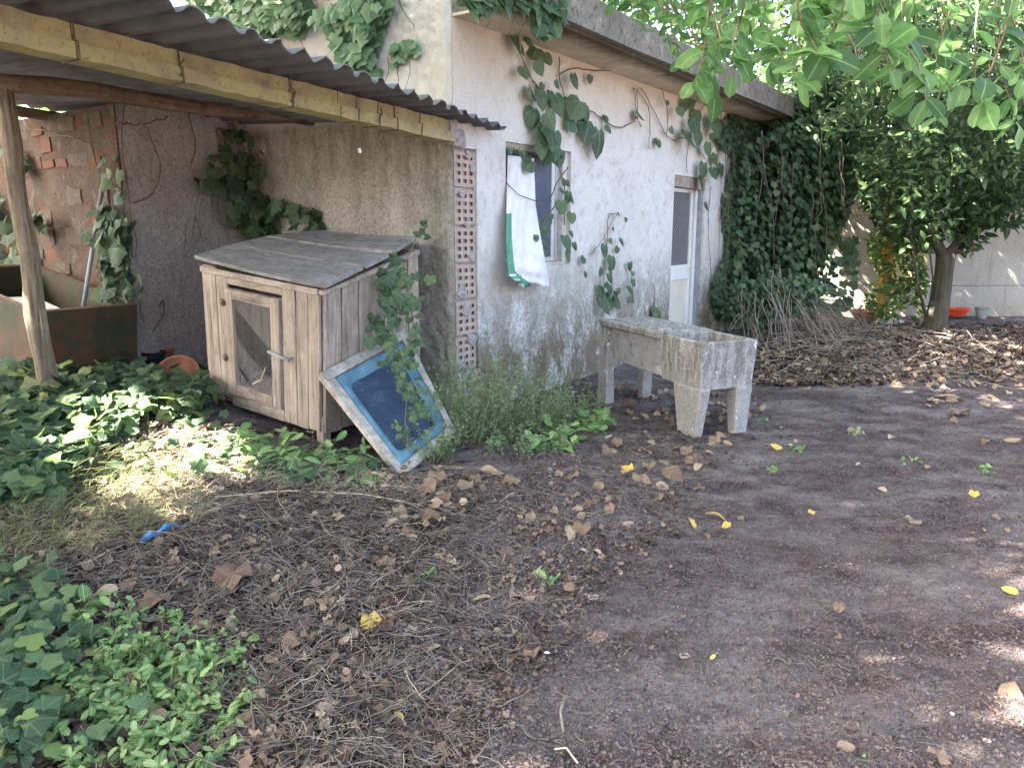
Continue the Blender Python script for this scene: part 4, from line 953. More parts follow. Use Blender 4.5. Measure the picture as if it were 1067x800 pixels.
# added leaves, all out of view, set towards the sun to shade the yard; openings let two sun patches through
LIT = [[(100, 505), (118, 455), (160, 425), (215, 432), (262, 462), (300, 470), (262, 500), (222, 520), (200, 552), (150, 548)],
       [(1012, 552), (1090, 572), (1090, 606), (1045, 600)], [(1064, 626), (1300, 600), (1300, 900), (1068, 900), (1064, 800), (1060, 720), (1070, 670)],
       [(60, 430), (78, 418), (86, 436), (68, 446)], [(262, 470), (300, 475), (300, 500), (268, 505)]]
n = 30000; far = RS.rand(n) < .24; r1, r2 = (np.arange(n) * .7548776662) % 1, (np.arange(n) * .5698402910) % 1; qx, qy = np.where(far, U_(2.4, 11.0, n), -5.2 + 8.8 * r1), np.where(far, U_(4.5, 13.2, n), -1.2 + 9.7 * r2); qz = U_(0, 2.6, n) * (RS.rand(n) < .35); th = U_(5.9, 9.6, n) * np.where(far, 1.12, 1)
q = np.stack([qx, qy, qz], 1); pos = q + np.array(SUNV)[None] * (th / math.cos(R(SUN_EL)) * .80)[:, None]
nx_ = 3600; q2 = np.c_[U_(-5.2, -2.4, nx_), U_(4.8, 8.4, nx_), U_(.4, 2.4, nx_)]; pos = np.r_[pos, q2 + np.array(SUNV)[None] * U_(6.5, 9, nx_)[:, None]]; n = len(pos)
keep = np.ones(n, bool)
for ox, oy in ((0, 0), (.08, 0), (-.08, 0), (0, .08), (0, -.08)):
    t = (pos[:, 2]) / SUNV.z; g = pos - np.array(SUNV)[None] * t[:, None]; gg = gz(g[:, 0], g[:, 1]); g = g + np.array(SUNV)[None] * (gg / SUNV.z)[:, None]
    px, py = proj(g[:, 0] + ox, g[:, 1] + oy, gg)
    for pl_ in LIT: keep &= ~((g[:, 1] > .3) & inpoly(px, py, pl_))
keep &= (pos[:, 2] > 3.9)
tt = (13.6 - pos[:, 1]) / -SUN_H.y; wx, wz = pos[:, 0] - SUN_H.x * tt, pos[:, 2] - tt * math.tan(R(SUN_EL)); keep &= ~((wx > 4.8) & (wx < 6.9) & (wz > -.6) & (wz < 1.5))
px, py = proj(pos[:, 0], pos[:, 1], pos[:, 2]); keep &= ~((pos[:, 1] > .2) & (px > -60) & (px < 1130) & (py > -60) & (py < 860))
pos = pos[keep]; n = len(pos)
nr = unit(np.array(SUNV)[None] + RS.normal(0, .45, (n, 3)))
o = leaves('unseen_shade_leaves', LANCE, pos, nr, unit(RS.normal(0, 1, (n, 3)) + DOWN * .6), U_(.20, .34, n), M['walnut'], wt); tag(o, kind='stuff')
# hanging sprays in view
env = [(600, -10), (640, 12), (690, 40), (720, 90), (745, 95), (800, 78), (850, 72), (900, 96), (930, 70), (960, 110), (985, 150), (1010, 90), (1067, 140), (1110, 150)]
tw = []; lp, lt_, ln_, ls_ = [], [], [], []
for i in range(96):
    ex = random.uniform(612, 1110); ey_max = np.interp(ex, [e[0] for e in env], [e[1] for e in env]); ey = ey_max - abs(random.gauss(0, 1)) * 30; Yd = random.uniform(2.7, 5.2) if ex > 700 else random.uniform(4.2, 6.0)
    sxp = ex + random.uniform(-70, 60); a = np.array(P(sxp, -90, Yd + random.uniform(-.1, .4))); b = np.array(P(ex, ey, Yd)); q = walk(a, b, 8, .03); tw.append(q)
    for k in range(random.randint(8, 13)):
        t = random.uniform(.25, 1.0) if k else 1.0; c = q[0] * 0; f = t * 7; i0 = min(int(f), 6); c = q[i0] * (1 - (f - i0)) + q[i0 + 1] * (f - i0)
        dr = unit((q[-1] - q[0])[None] * .9 + RS.normal(0, .55, (1, 3)) + np.array([[0, 0, -.12]]))[0]
        lp.append(c); lt_.append(dr); ln_.append(unit(np.array([[0, -.35, .75]]) + RS.normal(0, .4, (1, 3)))[0]); ls_.append(random.uniform(.08, .155) * (.8 if Yd > 4 else 1))
o = twigs('hanging_twigs', tw, np.full(len(tw), .006), M['stem'], wt); tag(o, kind='stuff')
lp, lt_, ln_, ls_ = map(np.array, (lp, lt_, ln_, ls_)); order = np.argsort(-ls_ / lp[:, 1])
BIG = order[:240]; REST = order[240:]
tv, tf = OVAL
shared = []
for v_ in range(6):
    V = tv.copy(); V[:, 2] += .05 * np.sin(V[:, 1] * (3 + v_) + v_); me = D.meshes.new('leaf'); me.from_pydata(V.tolist(), [], tf.tolist())
    a = me.attributes.new('rnd', 'FLOAT', 'POINT'); a.data.foreach_set('value', np.full(len(V), v_ / 5.0, np.float32)); a = me.attributes.new('luv', 'FLOAT_VECTOR', 'POINT'); a.data.foreach_set('vector', V.astype(np.float32).ravel()); me.materials.append(M['walnut']); shared.append(me)
def frame_mat(c, n_, t_, s_):
    z = Vector(n_).normalized(); y = Vector(t_); y = (y - z * y.dot(z)).normalized(); x = y.cross(z); s3 = s_ if hasattr(s_, '__len__') else (s_,) * 3
    return Matrix(((x.x * s3[0], y.x * s3[1], z.x * s3[2], c[0]), (x.y * s3[0], y.y * s3[1], z.y * s3[2], c[1]), (x.z * s3[0], y.z * s3[1], z.z * s3[2], c[2]), (0, 0, 0, 1)))
for i in BIG:
    o = link('leaf', shared[random.randrange(6)], [], wt); mt = frame_mat(lp[i] - np.array(wloc(wt)), ln_[i], lt_[i], ls_[i]); o.matrix_local = mt
o = leaves('small_hanging_leaves', OVAL, lp[REST], ln_[REST], lt_[REST], ls_[REST], M['walnut'], wt); tag(o, kind='stuff')

def crown(name, poly, Y0, Y1, n, size, tmpl, mat, parent, nbase=(0, -.5, .8), clump=.35, tip=.3, seedn=0):
    x, y = samp(poly, n * 2); Yd = U_(Y0, Y1, len(x)); p = Pv(x, y, Yd)
    k = vnoise(p[:, 0] + p[:, 1] * .4, p[:, 2] + p[:, 1] * .6, 2.6, 5 + seedn) + .35 * vnoise(p[:, 0], p[:, 2] + p[:, 1], 7, 2)
    keep = k > np.quantile(k, .5 - 0.0); p = p[keep][:n]; m_ = len(p)
    o = leaves(name, tmpl, p, rdir(m_, nbase, .6), unit(RS.normal(0, .7, (m_, 3)) + DOWN * tip), U_(size * .7, size * 1.25, m_), mat, parent); tag(o, kind='stuff'); return o
# laurel with forked trunk at the end of the yard
tb0 = G(972, 346); lt2 = plant('laurel_tree', 'dark evergreen tree with a forked greyish trunk at the far end of the yard', 'tree', tuple(tb0)); TY = tb0.y
mb = MB(); mb.tube([P(972, 356, TY), P(975, 335, TY), P(981, 305, TY), P(984, 280, TY), P(986, 264, TY)], [.24, .155, .125, .12, .13], 14); mb.build('trunk', M['bark'], lt2, smooth=True)
for pts, rr0 in (([(984, 270), (970, 240), (958, 205), (962, 160), (950, 110)], .085), ([(986, 268), (998, 250), (1010, 238), (1030, 200), (1050, 160)], .06), ([(986, 262), (1002, 262), (1006, 268)], .05), ([(965, 330), (955, 290), (950, 250), (940, 210)], .025), ([(968, 334), (972, 290), (968, 255)], .02)):
    mb = MB(); mb.tube([P(x, y, TY + .02 * i) for i, (x, y) in enumerate(pts)], list(np.linspace(rr0, rr0 * .45, len(pts))), 8); mb.build('limb', M['bark'], lt2, smooth=True)
crown('crown', [(840, 40), (1110, 0), (1110, 232), (1062, 222), (1030, 236), (1010, 262), (992, 244), (962, 262), (935, 255), (908, 225), (893, 195), (868, 150)], TY - 1.3, TY + 1.0, 9800, .125, LANCE, M['laurel'], lt2)
crown('lower_sprays', [(1000, 205), (1060, 190), (1066, 236), (1030, 240), (1012, 266), (996, 250)], TY - .6, TY + .3, 350, .16, LANCE, M['laurel'], lt2, seedn=3)
sk2 = plant('sapling', 'leafy sapling with an ochre stem left of the forked tree', 'sapling', tuple(G(920, 340)))
mb = MB(); mb.tube([P(918, 345, 12.6), P(921, 300, 12.6), P(926, 250, 12.7), P(930, 190, 12.7)], [.12, .10, .09, .07], 10); mb.build('stem', M['yellowtrunk'], sk2, smooth=True)
crown('foliage', [(905, 250), (930, 225), (965, 240), (966, 320), (945, 335), (915, 330), (898, 318), (912, 290)], 11.7, 12.9, 900, .13, LANCE, M['midtree'], sk2, seedn=4)
n = 8000; zc = U_(1.9, 5.6, n); p = np.c_[U_(6.7, 13.0, n) - .96 * zc, U_(12.0, 13.45, n), zc]; p = p[p[:, 0] > 3.9]; n = len(p)  # extra leaves added behind the crown to shade the far wall
tag(leaves('rear_shade_leaves', LANCE, p, rdir(n, (0, -.5, .8), .6), unit(RS.normal(0, .7, (n, 3)) + DOWN * .3), U_(.12, .2, n), M['laurel'], lt2), kind='stuff')
# greenery behind the far wall and behind the building
tb2 = plant('broadleaf_tree', 'sunlit broadleaf tree growing behind the far concrete wall', 'tree', (6.5, 16.5, 0))
mb = MB(); mb.tube([(6.5, 16.5, -.1), (6.6, 16.5, 2), (6.4, 16.4, 4.5)], [.25, .2, .1], 10); mb.build('trunk', M['bark'], tb2, smooth=True)
crown('crown', [(830, 20), (1120, -60), (1120, 210), (1000, 215), (840, 215)], 14.3, 18.5, 9500, .22, LANCE, M['laurel'], tb2, seedn=6)
tb3 = plant('broadleaf_tree', 'tall dense tree rising behind the roof of the outbuilding', 'tree', tuple(F(5.5, 7, 0)))
c0 = F(5.5, 7, 0); mb = MB(); mb.tube([c0 + Vector((0, 0, -.1)), c0 + Vector((.1, 0, 2.5)), c0 + Vector((0, .1, 5))], [.25, .2, .1], 10); mb.build('trunk', M['bark'], tb3, smooth=True)
crown('crown', [(600, -160), (900, -160), (880, 110), (800, 100), (700, 45), (620, 0)], 13.5, 17.5, 6500, .20, LANCE, M['laurel'], tb3, seedn=7)
tb4 = plant('broadleaf_tree', 'dark leafy tree filling the corner beyond the right end of the yard', 'tree', (13.0, 15.6, 0))
mb = MB(); mb.tube([(13, 15.6, -.1), (13.1, 15.6, 2), (12.9, 15.5, 4.5)], [.25, .2, .1], 10); mb.build('trunk', M['bark'], tb4, smooth=True)
n = 6000; p = np.array([12.6, 15.3, 4.4]) + RS.normal(0, 1, (n, 3)) * np.array([2.4, 1.0, 1.3]); o = leaves('crown', LANCE, p, rdir(n, (0, -.4, .8), .6), unit(RS.normal(0, .7, (n, 3)) + DOWN * .3), U_(.15, .28, n), M['laurel'], tb4); tag(o, kind='stuff')
hd = plant('hedge_shrub', 'pale green leafy shrub glimpsed through the gap above the rubble wall', 'shrub', (-6.8, 9.0, 0))
n = 4500; p = np.array([-7.3, 9.6, 2.2]) + RS.normal(0, 1, (n, 3)) * np.array([1.6, .9, .8]); o = leaves('foliage', LANCE, p, rdir(n, (0, -.2, .8), .6), unit(RS.normal(0, .7, (n, 3))), U_(.12, .22, n), M['midtree'], hd); tag(o, kind='stuff')
n = 1500; p = np.array(P0)[None] + UN[None] * U_(-5.6, -4.5, n)[:, None] + NN[None] * U_(-1.6, 6.5, n)[:, None] + np.c_[np.zeros(n), np.zeros(n), U_(0, 2.75, n)]  # leaf screen added out of view to shade the lean-to bay
px, py = proj(p[:, 0], p[:, 1], p[:, 2]); k = ~((px > -12) & (p[:, 1] > .3)) ; p = p[k]; n = len(p)
o = leaves('added_shade_hedge', LANCE, p, rdir(n, (1, 0, .5), .5), unit(RS.normal(0, .7, (n, 3)) + DOWN * .3), U_(.18, .30, n), M['laurel'], hd); tag(o, kind='stuff')
mb = MB(); [mb.tube([(-7.3 + .3 * i, 9.4, -.1), (-7.2 + .4 * i, 9.5, 2.4)], .03, 6) for i in (0,)]; mb.build('stem', M['bark'], hd)

# ================================================================ IVY MASS over the end of the building
im = plant('ivy_mass', 'thick dark ivy swallowing the far end of the outbuilding beside the door', 'ivy', tuple(G(815, 362)))
IM = [(748, 330), (741, 300), (757, 262), (752, 215), (765, 165), (742, 140), (760, 118), (800, 105), (838, 92), (868, 80), (890, 120), (893, 190), (880, 232), (850, 280), (834, 318), (800, 335)]
x, y = samp(IM, 23000)
wallp = plane_v(x, y, NN, 0.0); Yw = wallp[:, 1]; lim = 12.2; bulge = .15 + .75 * sst(750, 850, x) * (1 - .3 * np.abs(y - 220) / 130)
Yd = np.minimum(Yw, lim) - U_(0, 1, len(x)) ** .7 * bulge - .06 + .25 * (vnoise(x, y, .035, 3) - .5)
p = Pv(x, y, Yd); k = vnoise(x, y, .06, 2) + .5 * vnoise(x, y, .14, 4); keep = (k > .32) | (x > 790); keep &= ~((x < 775) & (RS.rand(len(x)) < .55))
p = p[keep]; n = len(p); sz = U_(.045, .095, n)
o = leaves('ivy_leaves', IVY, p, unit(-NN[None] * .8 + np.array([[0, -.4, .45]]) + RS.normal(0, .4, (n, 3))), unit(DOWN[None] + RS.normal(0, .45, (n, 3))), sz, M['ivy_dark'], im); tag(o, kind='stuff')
x, y = samp([(775, 150), (862, 110), (872, 300), (790, 330), (765, 300)], 1400); p = Pv(x, y, np.minimum(plane_v(x, y, NN, 0.)[:, 1], 12.0) - U_(.5, .95, len(x))); n = len(p)
o = leaves('ivy_outer_leaves', IVY, p, unit(-NN[None] * .7 + np.array([[0, -.5, .5]]) + RS.normal(0, .35, (n, 3))), unit(DOWN[None] + RS.normal(0, .35, (n, 3))), U_(.065, .11, n), M['ivy_dark'], im); tag(o, kind='stuff')
x, y = samp([(850, 250), (888, 240), (895, 270), (885, 325), (862, 335), (848, 320)], 75); p = Pv(x, y, U_(11.4, 12.2, 75)); o = leaves('ivy_fringe', IVY, p, rdir(75, (0, -1, .3), .4), rdir(75, (0, 0, -1), .4), U_(.10, .17, 75), M['ivy_dark'], im); tag(o, kind='stuff')
tws = []
for cx, cy, ex, ey, sp_, nn in ((800, 300, 805, 362, 12, 16), (812, 292, 835, 360, 16, 26), (820, 305, 862, 352, 18, 26), (828, 312, 895, 345, 20, 30), (790, 315, 785, 360, 10, 18), (835, 325, 880, 362, 16, 30)):
    for i in range(nn):
        a = P(cx + random.gauss(0, 8), cy + random.gauss(0, 9), random.uniform(10.3, 10.8)); g = G(ex + random.gauss(0, sp_), min(380, ey + random.gauss(0, 7)), .03 + random.random() * .06)
        q = walk(a, g, 9, .03); t9 = np.linspace(0, 1, 9); q[:, 2] += (t9 * (1 - t9)) * 4 * random.gauss(.10, .10); q[:, 0] -= np.sin(t9 * math.pi) * random.gauss(.05, .10); q[:, 2] = np.maximum(q[:, 2], gz(q[:, 0], q[:, 1]) + .02); tws.append(q)
for i in range(50):
    g = G(random.uniform(790, 880), random.uniform(345, 372), .05); e = g + Vector((random.gauss(.5, .3), random.gauss(0, .25), random.uniform(0, .05))); q = walk(g, e, 9, .05); q[:, 2] = gz(q[:, 0], q[:, 1]) + random.uniform(.03, .12); tws.append(q)
o = twigs('dry_hanging_stems', tws, U_(.004, .009, len(tws)), M['twig'], im); tag(o, kind='stuff')
x, y = samp0([(765, 285), (800, 290), (840, 285), (866, 300), (850, 322), (815, 330), (780, 340), (758, 335)], 420); p = Pv(x, y, U_(10.15, 10.35, 420))
tag(leaves('ivy_over_stems', IVY, p, rdir(420, (.5, -.8, .4), .35), rdir(420, (0, 0, -1), .4), U_(.05, .10, 420), M['ivy_dark'], im), kind='stuff')
tws = [walk(P(x0, y0, 10.3), P(x0 + random.uniform(-12, 12), y0 + random.uniform(60, 150), 10.1), 8, .03) for x0, y0 in [(random.uniform(750, 880), random.uniform(110, 220)) for _ in range(14)]]
o = twigs('climbing_stems', tws, U_(.004, .009, len(tws)), M['twig_dark'], im); tag(o, kind='stuff')

# ================================================================ WALL VINES
hm = []
for v_ in range(5):
    tvh, tfh = HEART; V = tvh.copy(); V[:, 2] += .04 * np.sin(V[:, 1] * (2.5 + v_) + v_ * 2); V[:, 0] *= 1 + .08 * (v_ - 2); me = D.meshes.new('leaf'); me.from_pydata(V.tolist(), [], tfh.tolist())
    a = me.attributes.new('rnd', 'FLOAT', 'POINT'); a.data.foreach_set('value', np.full(len(V), .1 + v_ / 5.5, np.float32)); a = me.attributes.new('luv', 'FLOAT_VECTOR', 'POINT'); a.data.foreach_set('vector', V.astype(np.float32).ravel()); me.materials.append(M['ivy_wall']); hm.append(me)
def smooth2(q, k=2):
    q = [tuple(a) for a in q]
    for _ in range(k):
        r = [q[0]]
        for a, b in zip(q[:-1], q[1:]): r += [(a[0] * .75 + b[0] * .25, a[1] * .75 + b[1] * .25), (a[0] * .25 + b[0] * .75, a[1] * .25 + b[1] * .75)]
        q = r + [q[-1]]
    return [(a + random.uniform(-.7, .7), b + random.uniform(-.7, .7)) for a, b in q]
def vine(name, label, stems, lv, rad=.006):
    """stems: pixel paths read off the photograph, laid on the front wall; lv: (x, y, size in pixels)"""
    b = FP(*stems[0][0], -.05); o = plant(name, label, 'ivy', tuple(b)); tws = []
    for st in stems:
        st = smooth2(st); pts = []; 
        for (x0, y0), (x1, y1) in zip(st[:-1], st[1:]):
            for t in (0, .5): pts.append(FP(x0 * (1 - t) + x1 * t, y0 * (1 - t) + y1 * t, -.03 + random.uniform(-.012, .012)))
        pts.append(FP(*st[-1], -.03)); mb = MB(); mb.tube(pts, rad, 5); mb.build('stem', M['stem'], o, smooth=True)
    for x, y, s in lv:
        dd_ = -random.uniform(.04, .14); c = FP(x, y, dd_); sz = s / FPX * c.y * 1.02; tip = DOWN + RS.normal(0, .32, 3); nr = -np.array(N) + np.array([.15, -.35, .35]) + RS.normal(0, .22, 3)
        c = c + Vector((0, 0, sz * .45)); q = link('leaf', hm[random.randrange(5)], [], o); q.matrix_local = frame_mat(np.array(c) - np.array(b), nr, tip, sz * .84)
    return o
c3 = lambda L, s=3.556, ox=500, oy=0: [(ox + a / s, oy + b / s, c / s) for a, b, c in L]
LA = c3([(130, 180, 90), (180, 150, 70), (210, 100, 85), (170, 60, 60), (240, 20, 70), (290, 30, 70), (290, 75, 60), (210, 220, 75), (240, 230, 60), (160, 280, 55), (215, 260, 65), (180, 360, 65), (225, 380, 85), (260, 370, 60), (280, 400, 95), (200, 450, 90), (250, 460, 80), (240, 520, 115), (280, 530, 85), (330, 400, 75), (350, 440, 75), (345, 310, 65), (410, 300, 38), (325, 480, 85), (370, 425, 95), (385, 430, 70), (400, 505, 110), (440, 545, 120), (470, 485, 42), (465, 450, 40), (195, 635, 80), (250, 590, 75), (285, 600, 65), (225, 570, 70), (265, 560, 70), (320, 685, 32), (330, 740, 55), (300, 775, 60), (280, 320, 40), (235, 330, 35), (60, 60, 60), (30, 30, 60), (100, 30, 60), (140, 20, 60), (120, 110, 50), (190, 190, 60), (0, 20, 60), (-40, 10, 60)])
LA += c3([(375, 400, 60), (415, 350, 58), (425, 440, 62), (420, 512, 42), (395, 555, 85), (410, 612, 75), (435, 570, 50), (350, 150, 80), (365, 180, 60), (300, 110, 60), (330, 60, 80), (280, 60, 90), (290, 90, 70), (140, 130, 40), (160, 125, 35), (200, 150, 50), (190, 140, 40), (375, 315, 45), (395, 275, 40), (320, 450, 50), (300, 500, 60), (260, 530, 40), (235, 535, 30), (290, 560, 50), (300, 600, 40), (330, 430, 35), (385, 140, 40)], 4.444, 500, 130)
vine('window_ivy', 'broad leaved ivy trailing from the roof edge down across the window', [[(480, -5), (500, 14), (524, 22), (540, 50), (552, 80), (566, 100), (572, 130), (580, 150), (583, 175), (590, 200), (588, 235)], [(555, 85), (567, 100), (575, 112)], [(583, 78), (598, 70), (612, 74), (636, 74)], [(583, 60), (582, 80), (588, 100), (592, 118), (597, 130), (612, 112), (628, 124), (640, 133), (655, 132), (664, 122)], [(592, 175), (580, 190), (575, 205)], [(560, 240), (567, 228), (579, 214)]], LA)
LB = c3([(640, 155, 62), (665, 200, 65), (670, 70, 22), (700, 120, 38), (690, 150, 33), (660, 115, 28), (630, 235, 42), (655, 255, 52), (645, 285, 40), (660, 300, 55), (625, 300, 45), (680, 320, 45), (640, 330, 60), (620, 345, 45), (665, 350, 65), (640, 370, 55), (685, 355, 40), (610, 320, 30), (735, 210, 42), (745, 270, 38), (730, 300, 46), (745, 330, 36), (745, 235, 22), (830, 380, 50), (825, 400, 50), (840, 395, 45), (822, 350, 22), (720, 35, 22), (690, 15, 20), (565, 190, 38), (570, 240, 30), (690, 300, 30), (655, 225, 36)], 3.556, 450, 220)
vine('wall_ivy', 'cluster of ivy climbing the white wall just left of the laundry tank', [[(628, 335), (630, 300), (628, 275), (634, 250), (632, 225), (642, 222)], [(616, 265), (628, 250), (636, 235), (643, 222)], [(657, 280), (660, 300), (658, 315)], [(681, 325), (683, 305), (680, 295)]], LB, .004)
LC = c3([(580, 440, 55), (660, 540, 45), (760, 530, 90), (790, 480, 75), (870, 480, 90), (790, 390, 70), (740, 420, 45), (810, 520, 70), (705, 490, 35), (830, 640, 70), (880, 350, 55), (695, 385, 24), (880, 420, 34), (845, 560, 60), (870, 600, 55), (800, 440, 60), (830, 470, 55), (860, 650, 55), (900, 560, 50), (895, 640, 60), (820, 690, 70), (770, 400, 60), (835, 770, 40)])
vine('door_ivy', 'ivy with bare hanging stems spreading under the eave above the door', [[(565 + 95, 92), (663, 110), (662, 125)], [(660, 92), (670, 100), (678, 118), (677, 140), (676, 155)], [(668, 92), (676, 105), (683, 120), (693, 140), (703, 147)], [(664, 92), (664, 125), (668, 132)], [(703, 147), (712, 142), (722, 150), (735, 165)], [(690, 95), (697, 118), (695, 140)], [(716, 180), (715, 160), (722, 130), (735, 108)], [(745, 105), (747, 130), (742, 160), (730, 185)], [(752, 110), (748, 150), (752, 200), (748, 260), (752, 300)], [(740, 195), (737, 240), (741, 290)]], LC, .0045)
# fine leaves near the door jamb
def wallclump(name, label, poly, n, plane, off, size, tmpl, mat, spread=.12, stems=0, nb=None, group=None):
    x, y = samp(poly, n * 2); kk = vnoise(x, y, .055, 3) + .5 * vnoise(x, y, .15, 6); x, y = x[kk > np.median(kk)][:n], y[kk > np.median(kk)][:n]; n = len(x); nb = nb if nb is not None else -plane
    p = plane_v(x, y, plane, off) + nb[None] * U_(.02, spread, n)[:, None]; o = plant(name, label, 'ivy', tuple(p.mean(0)), group)
    l_ = leaves('leaves', tmpl, p, unit(nb[None] + np.array([[0, -.3, .4]]) + RS.normal(0, .38, (n, 3))), unit(DOWN[None] + RS.normal(0, .5, (n, 3))), U_(size * .65, size * 1.3, n), mat, o); tag(l_, kind='stuff')
    if stems:
        x, y = samp(poly, stems); y2 = y + U_(15, 60, stems); x2 = x + U_(-18, 18, stems); A_1 = plane_v(x, y, plane, off) + nb[None] * .03; B_1 = plane_v(x2, y2, plane, off) + nb[None] * .03
        s_ = twigs('stems', [walk(a, b, 7, .02) for a, b in zip(A_1, B_1)], U_(.003, .006, stems), M['stem'], o); tag(s_, kind='stuff')
    return o
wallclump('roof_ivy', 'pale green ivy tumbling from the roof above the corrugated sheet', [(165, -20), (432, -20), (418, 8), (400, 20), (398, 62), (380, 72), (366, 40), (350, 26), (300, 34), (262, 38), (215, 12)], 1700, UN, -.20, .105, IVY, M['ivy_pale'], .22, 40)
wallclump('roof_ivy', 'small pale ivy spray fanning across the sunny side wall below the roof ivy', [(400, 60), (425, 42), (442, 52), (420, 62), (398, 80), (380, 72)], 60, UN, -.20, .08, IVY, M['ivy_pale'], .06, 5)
wallclump('eave_ivy', 'ivy hanging over the eave at the left corner of the roof slab', [(478, -20), (600, -20), (583, 15), (562, 28), (545, 22), (520, 16), (490, 8)], 240, NN, -.62, .12, HEART, M['ivy_wall'], .08, 10)
wallclump('corner_ivy', 'dark ivy and bare stems climbing the corner of the back wall above the hutch', [(180, 242), (190, 200), (208, 178), (225, 158), (238, 135), (262, 140), (284, 185), (286, 240), (270, 248), (250, 232), (222, 236), (200, 240)], 125, NN, 2.40, .11, IVYR, M['ivy_dark'], .3, 26)
wallclump('corner_ivy', 'lighter ivy leaves spilling onto the rear edge of the hutch lid', [(262, 215), (290, 205), (330, 215), (346, 236), (336, 246), (275, 246)], 70, UN, -.20, .11, IVY, M['ivy_wall'], .22, 6)
wallclump('trough_ivy', 'ivy climbing the wall edge above the corner of the metal trough', [(108, 250), (118, 200), (126, 170), (140, 205), (150, 260), (160, 290), (152, 320), (128, 310)], 110, UN, -1.46, .12, IVY, M['ivy_dark'], .2, 12)
wallclump('left_ivy', 'dark ivy leaves on the rubble wall behind the wooden post', [(-20, 190), (30, 205), (75, 205), (70, 225), (50, 240), (45, 268), (-20, 275)], 90, UN, -1.46, .15, IVY, M['ivy_dark'], .2, 5)
wallclump('left_ivy', 'small ivy tuft high on the rubble wall right of the post', [(14, 130), (30, 138), (34, 170), (20, 178)], 16, UN, -1.46, .13, IVY, M['ivy_dark'], .1, 1)
wallclump('bay_creeper', 'two yellow green heart leaves on a thin stem in the lean-to bay', [(112, 163), (123, 163), (122, 180), (112, 180)], 3, UN, -1.46, .10, HEART, M['ivy_pale'], .1, 1)
tws = [[(92, 125), (96, 160), (108, 190), (128, 200)], [(30, 135), (60, 138), (95, 150)], [(150, 130), (165, 160), (168, 185), (158, 205), (140, 212)], [(196, 120), (205, 150), (200, 170)], [(130, 110), (125, 150), (135, 200), (138, 270)], [(165, 320), (172, 310), (170, 330), (160, 345)], [(240, 130), (258, 165), (268, 210), (262, 245)], [(228, 135), (240, 175), (246, 240)], [(120, 128), (150, 130), (175, 122)]]
bc = plant('bare_creeper', 'bare creeper stems hanging over the shaded walls of the lean-to bay', 'creeper', tuple(FP(150, 160, 2.35)))
for t_ in tws:
    t0_ = t_[0][0]; t_ = smooth2(t_); pts = [(FP(x, y, 2.40) if x > 128 else SPL(x, y, -1.49)) for x, y in t_]; q = []
    for a, b in zip(pts[:-1], pts[1:]): q += [a.lerp(b, k) + Vector((0, 0, random.uniform(-.01, .01))) for k in (0, .33, .66)]
    mb = MB(); mb.tube(q + [pts[-1]], .022 if t0_ in (228, 240) else .006, 5); mb.build('stem', M['stem'], bc, smooth=True)
hv = plant('hutch_ivy', 'thin ivy runner trailing down the hutch side and across the blue panel', 'ivy', tuple(P(415, 300, 5.5)))
path = [(437, 240, 5.9), (428, 262, 5.75), (416, 285, 5.6), (410, 310, 5.5), (404, 335, 5.45), (414, 358, 5.35), (420, 385, 5.15), (424, 412, 5.0), (422, 440, 4.85), (426, 470, 4.7)]
mb = MB(); mb.tube([P(*q) for q in path], .004, 5); mb.build('stem', M['stem'], hv)
mb = MB(); mb.tube([P(416, 285, 5.58), P(425, 305, 5.58), P(430, 335, 5.5), P(432, 360, 5.3), P(428, 385, 5.15)], .004, 5); mb.build('stem', M['stem'], hv)
lp, ls_ = [], []
for (x, y, s, k) in [(437, 241, 9, 7), (412, 272, 8, 8), (404, 292, 13, 16), (420, 300, 14, 20), (408, 318, 11, 16), (428, 318, 9, 10), (402, 338, 12, 12), (402, 355, 13, 9), (430, 345, 9, 12), (414, 366, 10, 12), (422, 380, 10, 14), (431, 356, 8, 8), (424, 398, 9, 14), (432, 410, 9, 10), (430, 430, 8, 14), (445, 425, 8, 10), (420, 450, 7, 6)]:
    for _ in range(k):
        xx, yy = x + random.gauss(0, s * .75), y + random.gauss(0, s * .75); Yd = np.interp(yy, [240, 285, 335, 360, 400, 470], [5.82, 5.48, 5.38, 5.22, 5.0, 4.65]) + random.uniform(-.08, .03); lp.append(P(xx, yy, Yd)); ls_.append(s * random.uniform(.6, 1.1) / FPX * Yd)
n = len(lp); o = leaves('leaves', IVY, np.array(lp), rdir(n, (.2, -.8, .5), .35), rdir(n, (0, 0, -1), .45), np.array(ls_), M['ivy_wall'], hv); tag(o, kind='stuff')

# ================================================================ GROUND COVER
def gcarpet(name, label, poly, n, tmpl, mat, s0, s1, h=(.02, .14), tilt=.35, kind='stuff', thr=None):
    x, y = samp(poly, n); p = Gv(x, y)
    if thr is not None:
        k = vnoise(p[:, 0], p[:, 1], 3.0, 4) + .4 * vnoise(p[:, 0], p[:, 1], 9, 5) > thr; p = p[k]
    n = len(p); p[:, 2] += U_(h[0], h[1], n) ; o = leaves(name, tmpl, p, rdir(n, (0, -.25, 1), tilt), unit(np.c_[RS.normal(0, 1, (n, 2)), RS.normal(-.1, .25, n)]), U_(s0, s1, n), mat)
    return tag(o, label, None, None, kind)
G1 = [(-30, 398), (60, 402), (140, 388), (160, 372), (212, 372), (232, 425), (215, 442), (150, 442), (96, 492), (60, 535), (-30, 545)]
gcarpet('ground_ivy', 'dense dark ivy carpeting the ground under the lean-to', G1, 2100, IVYR, M['ivy_ground'], .045, .125, (.02, .17), .5)
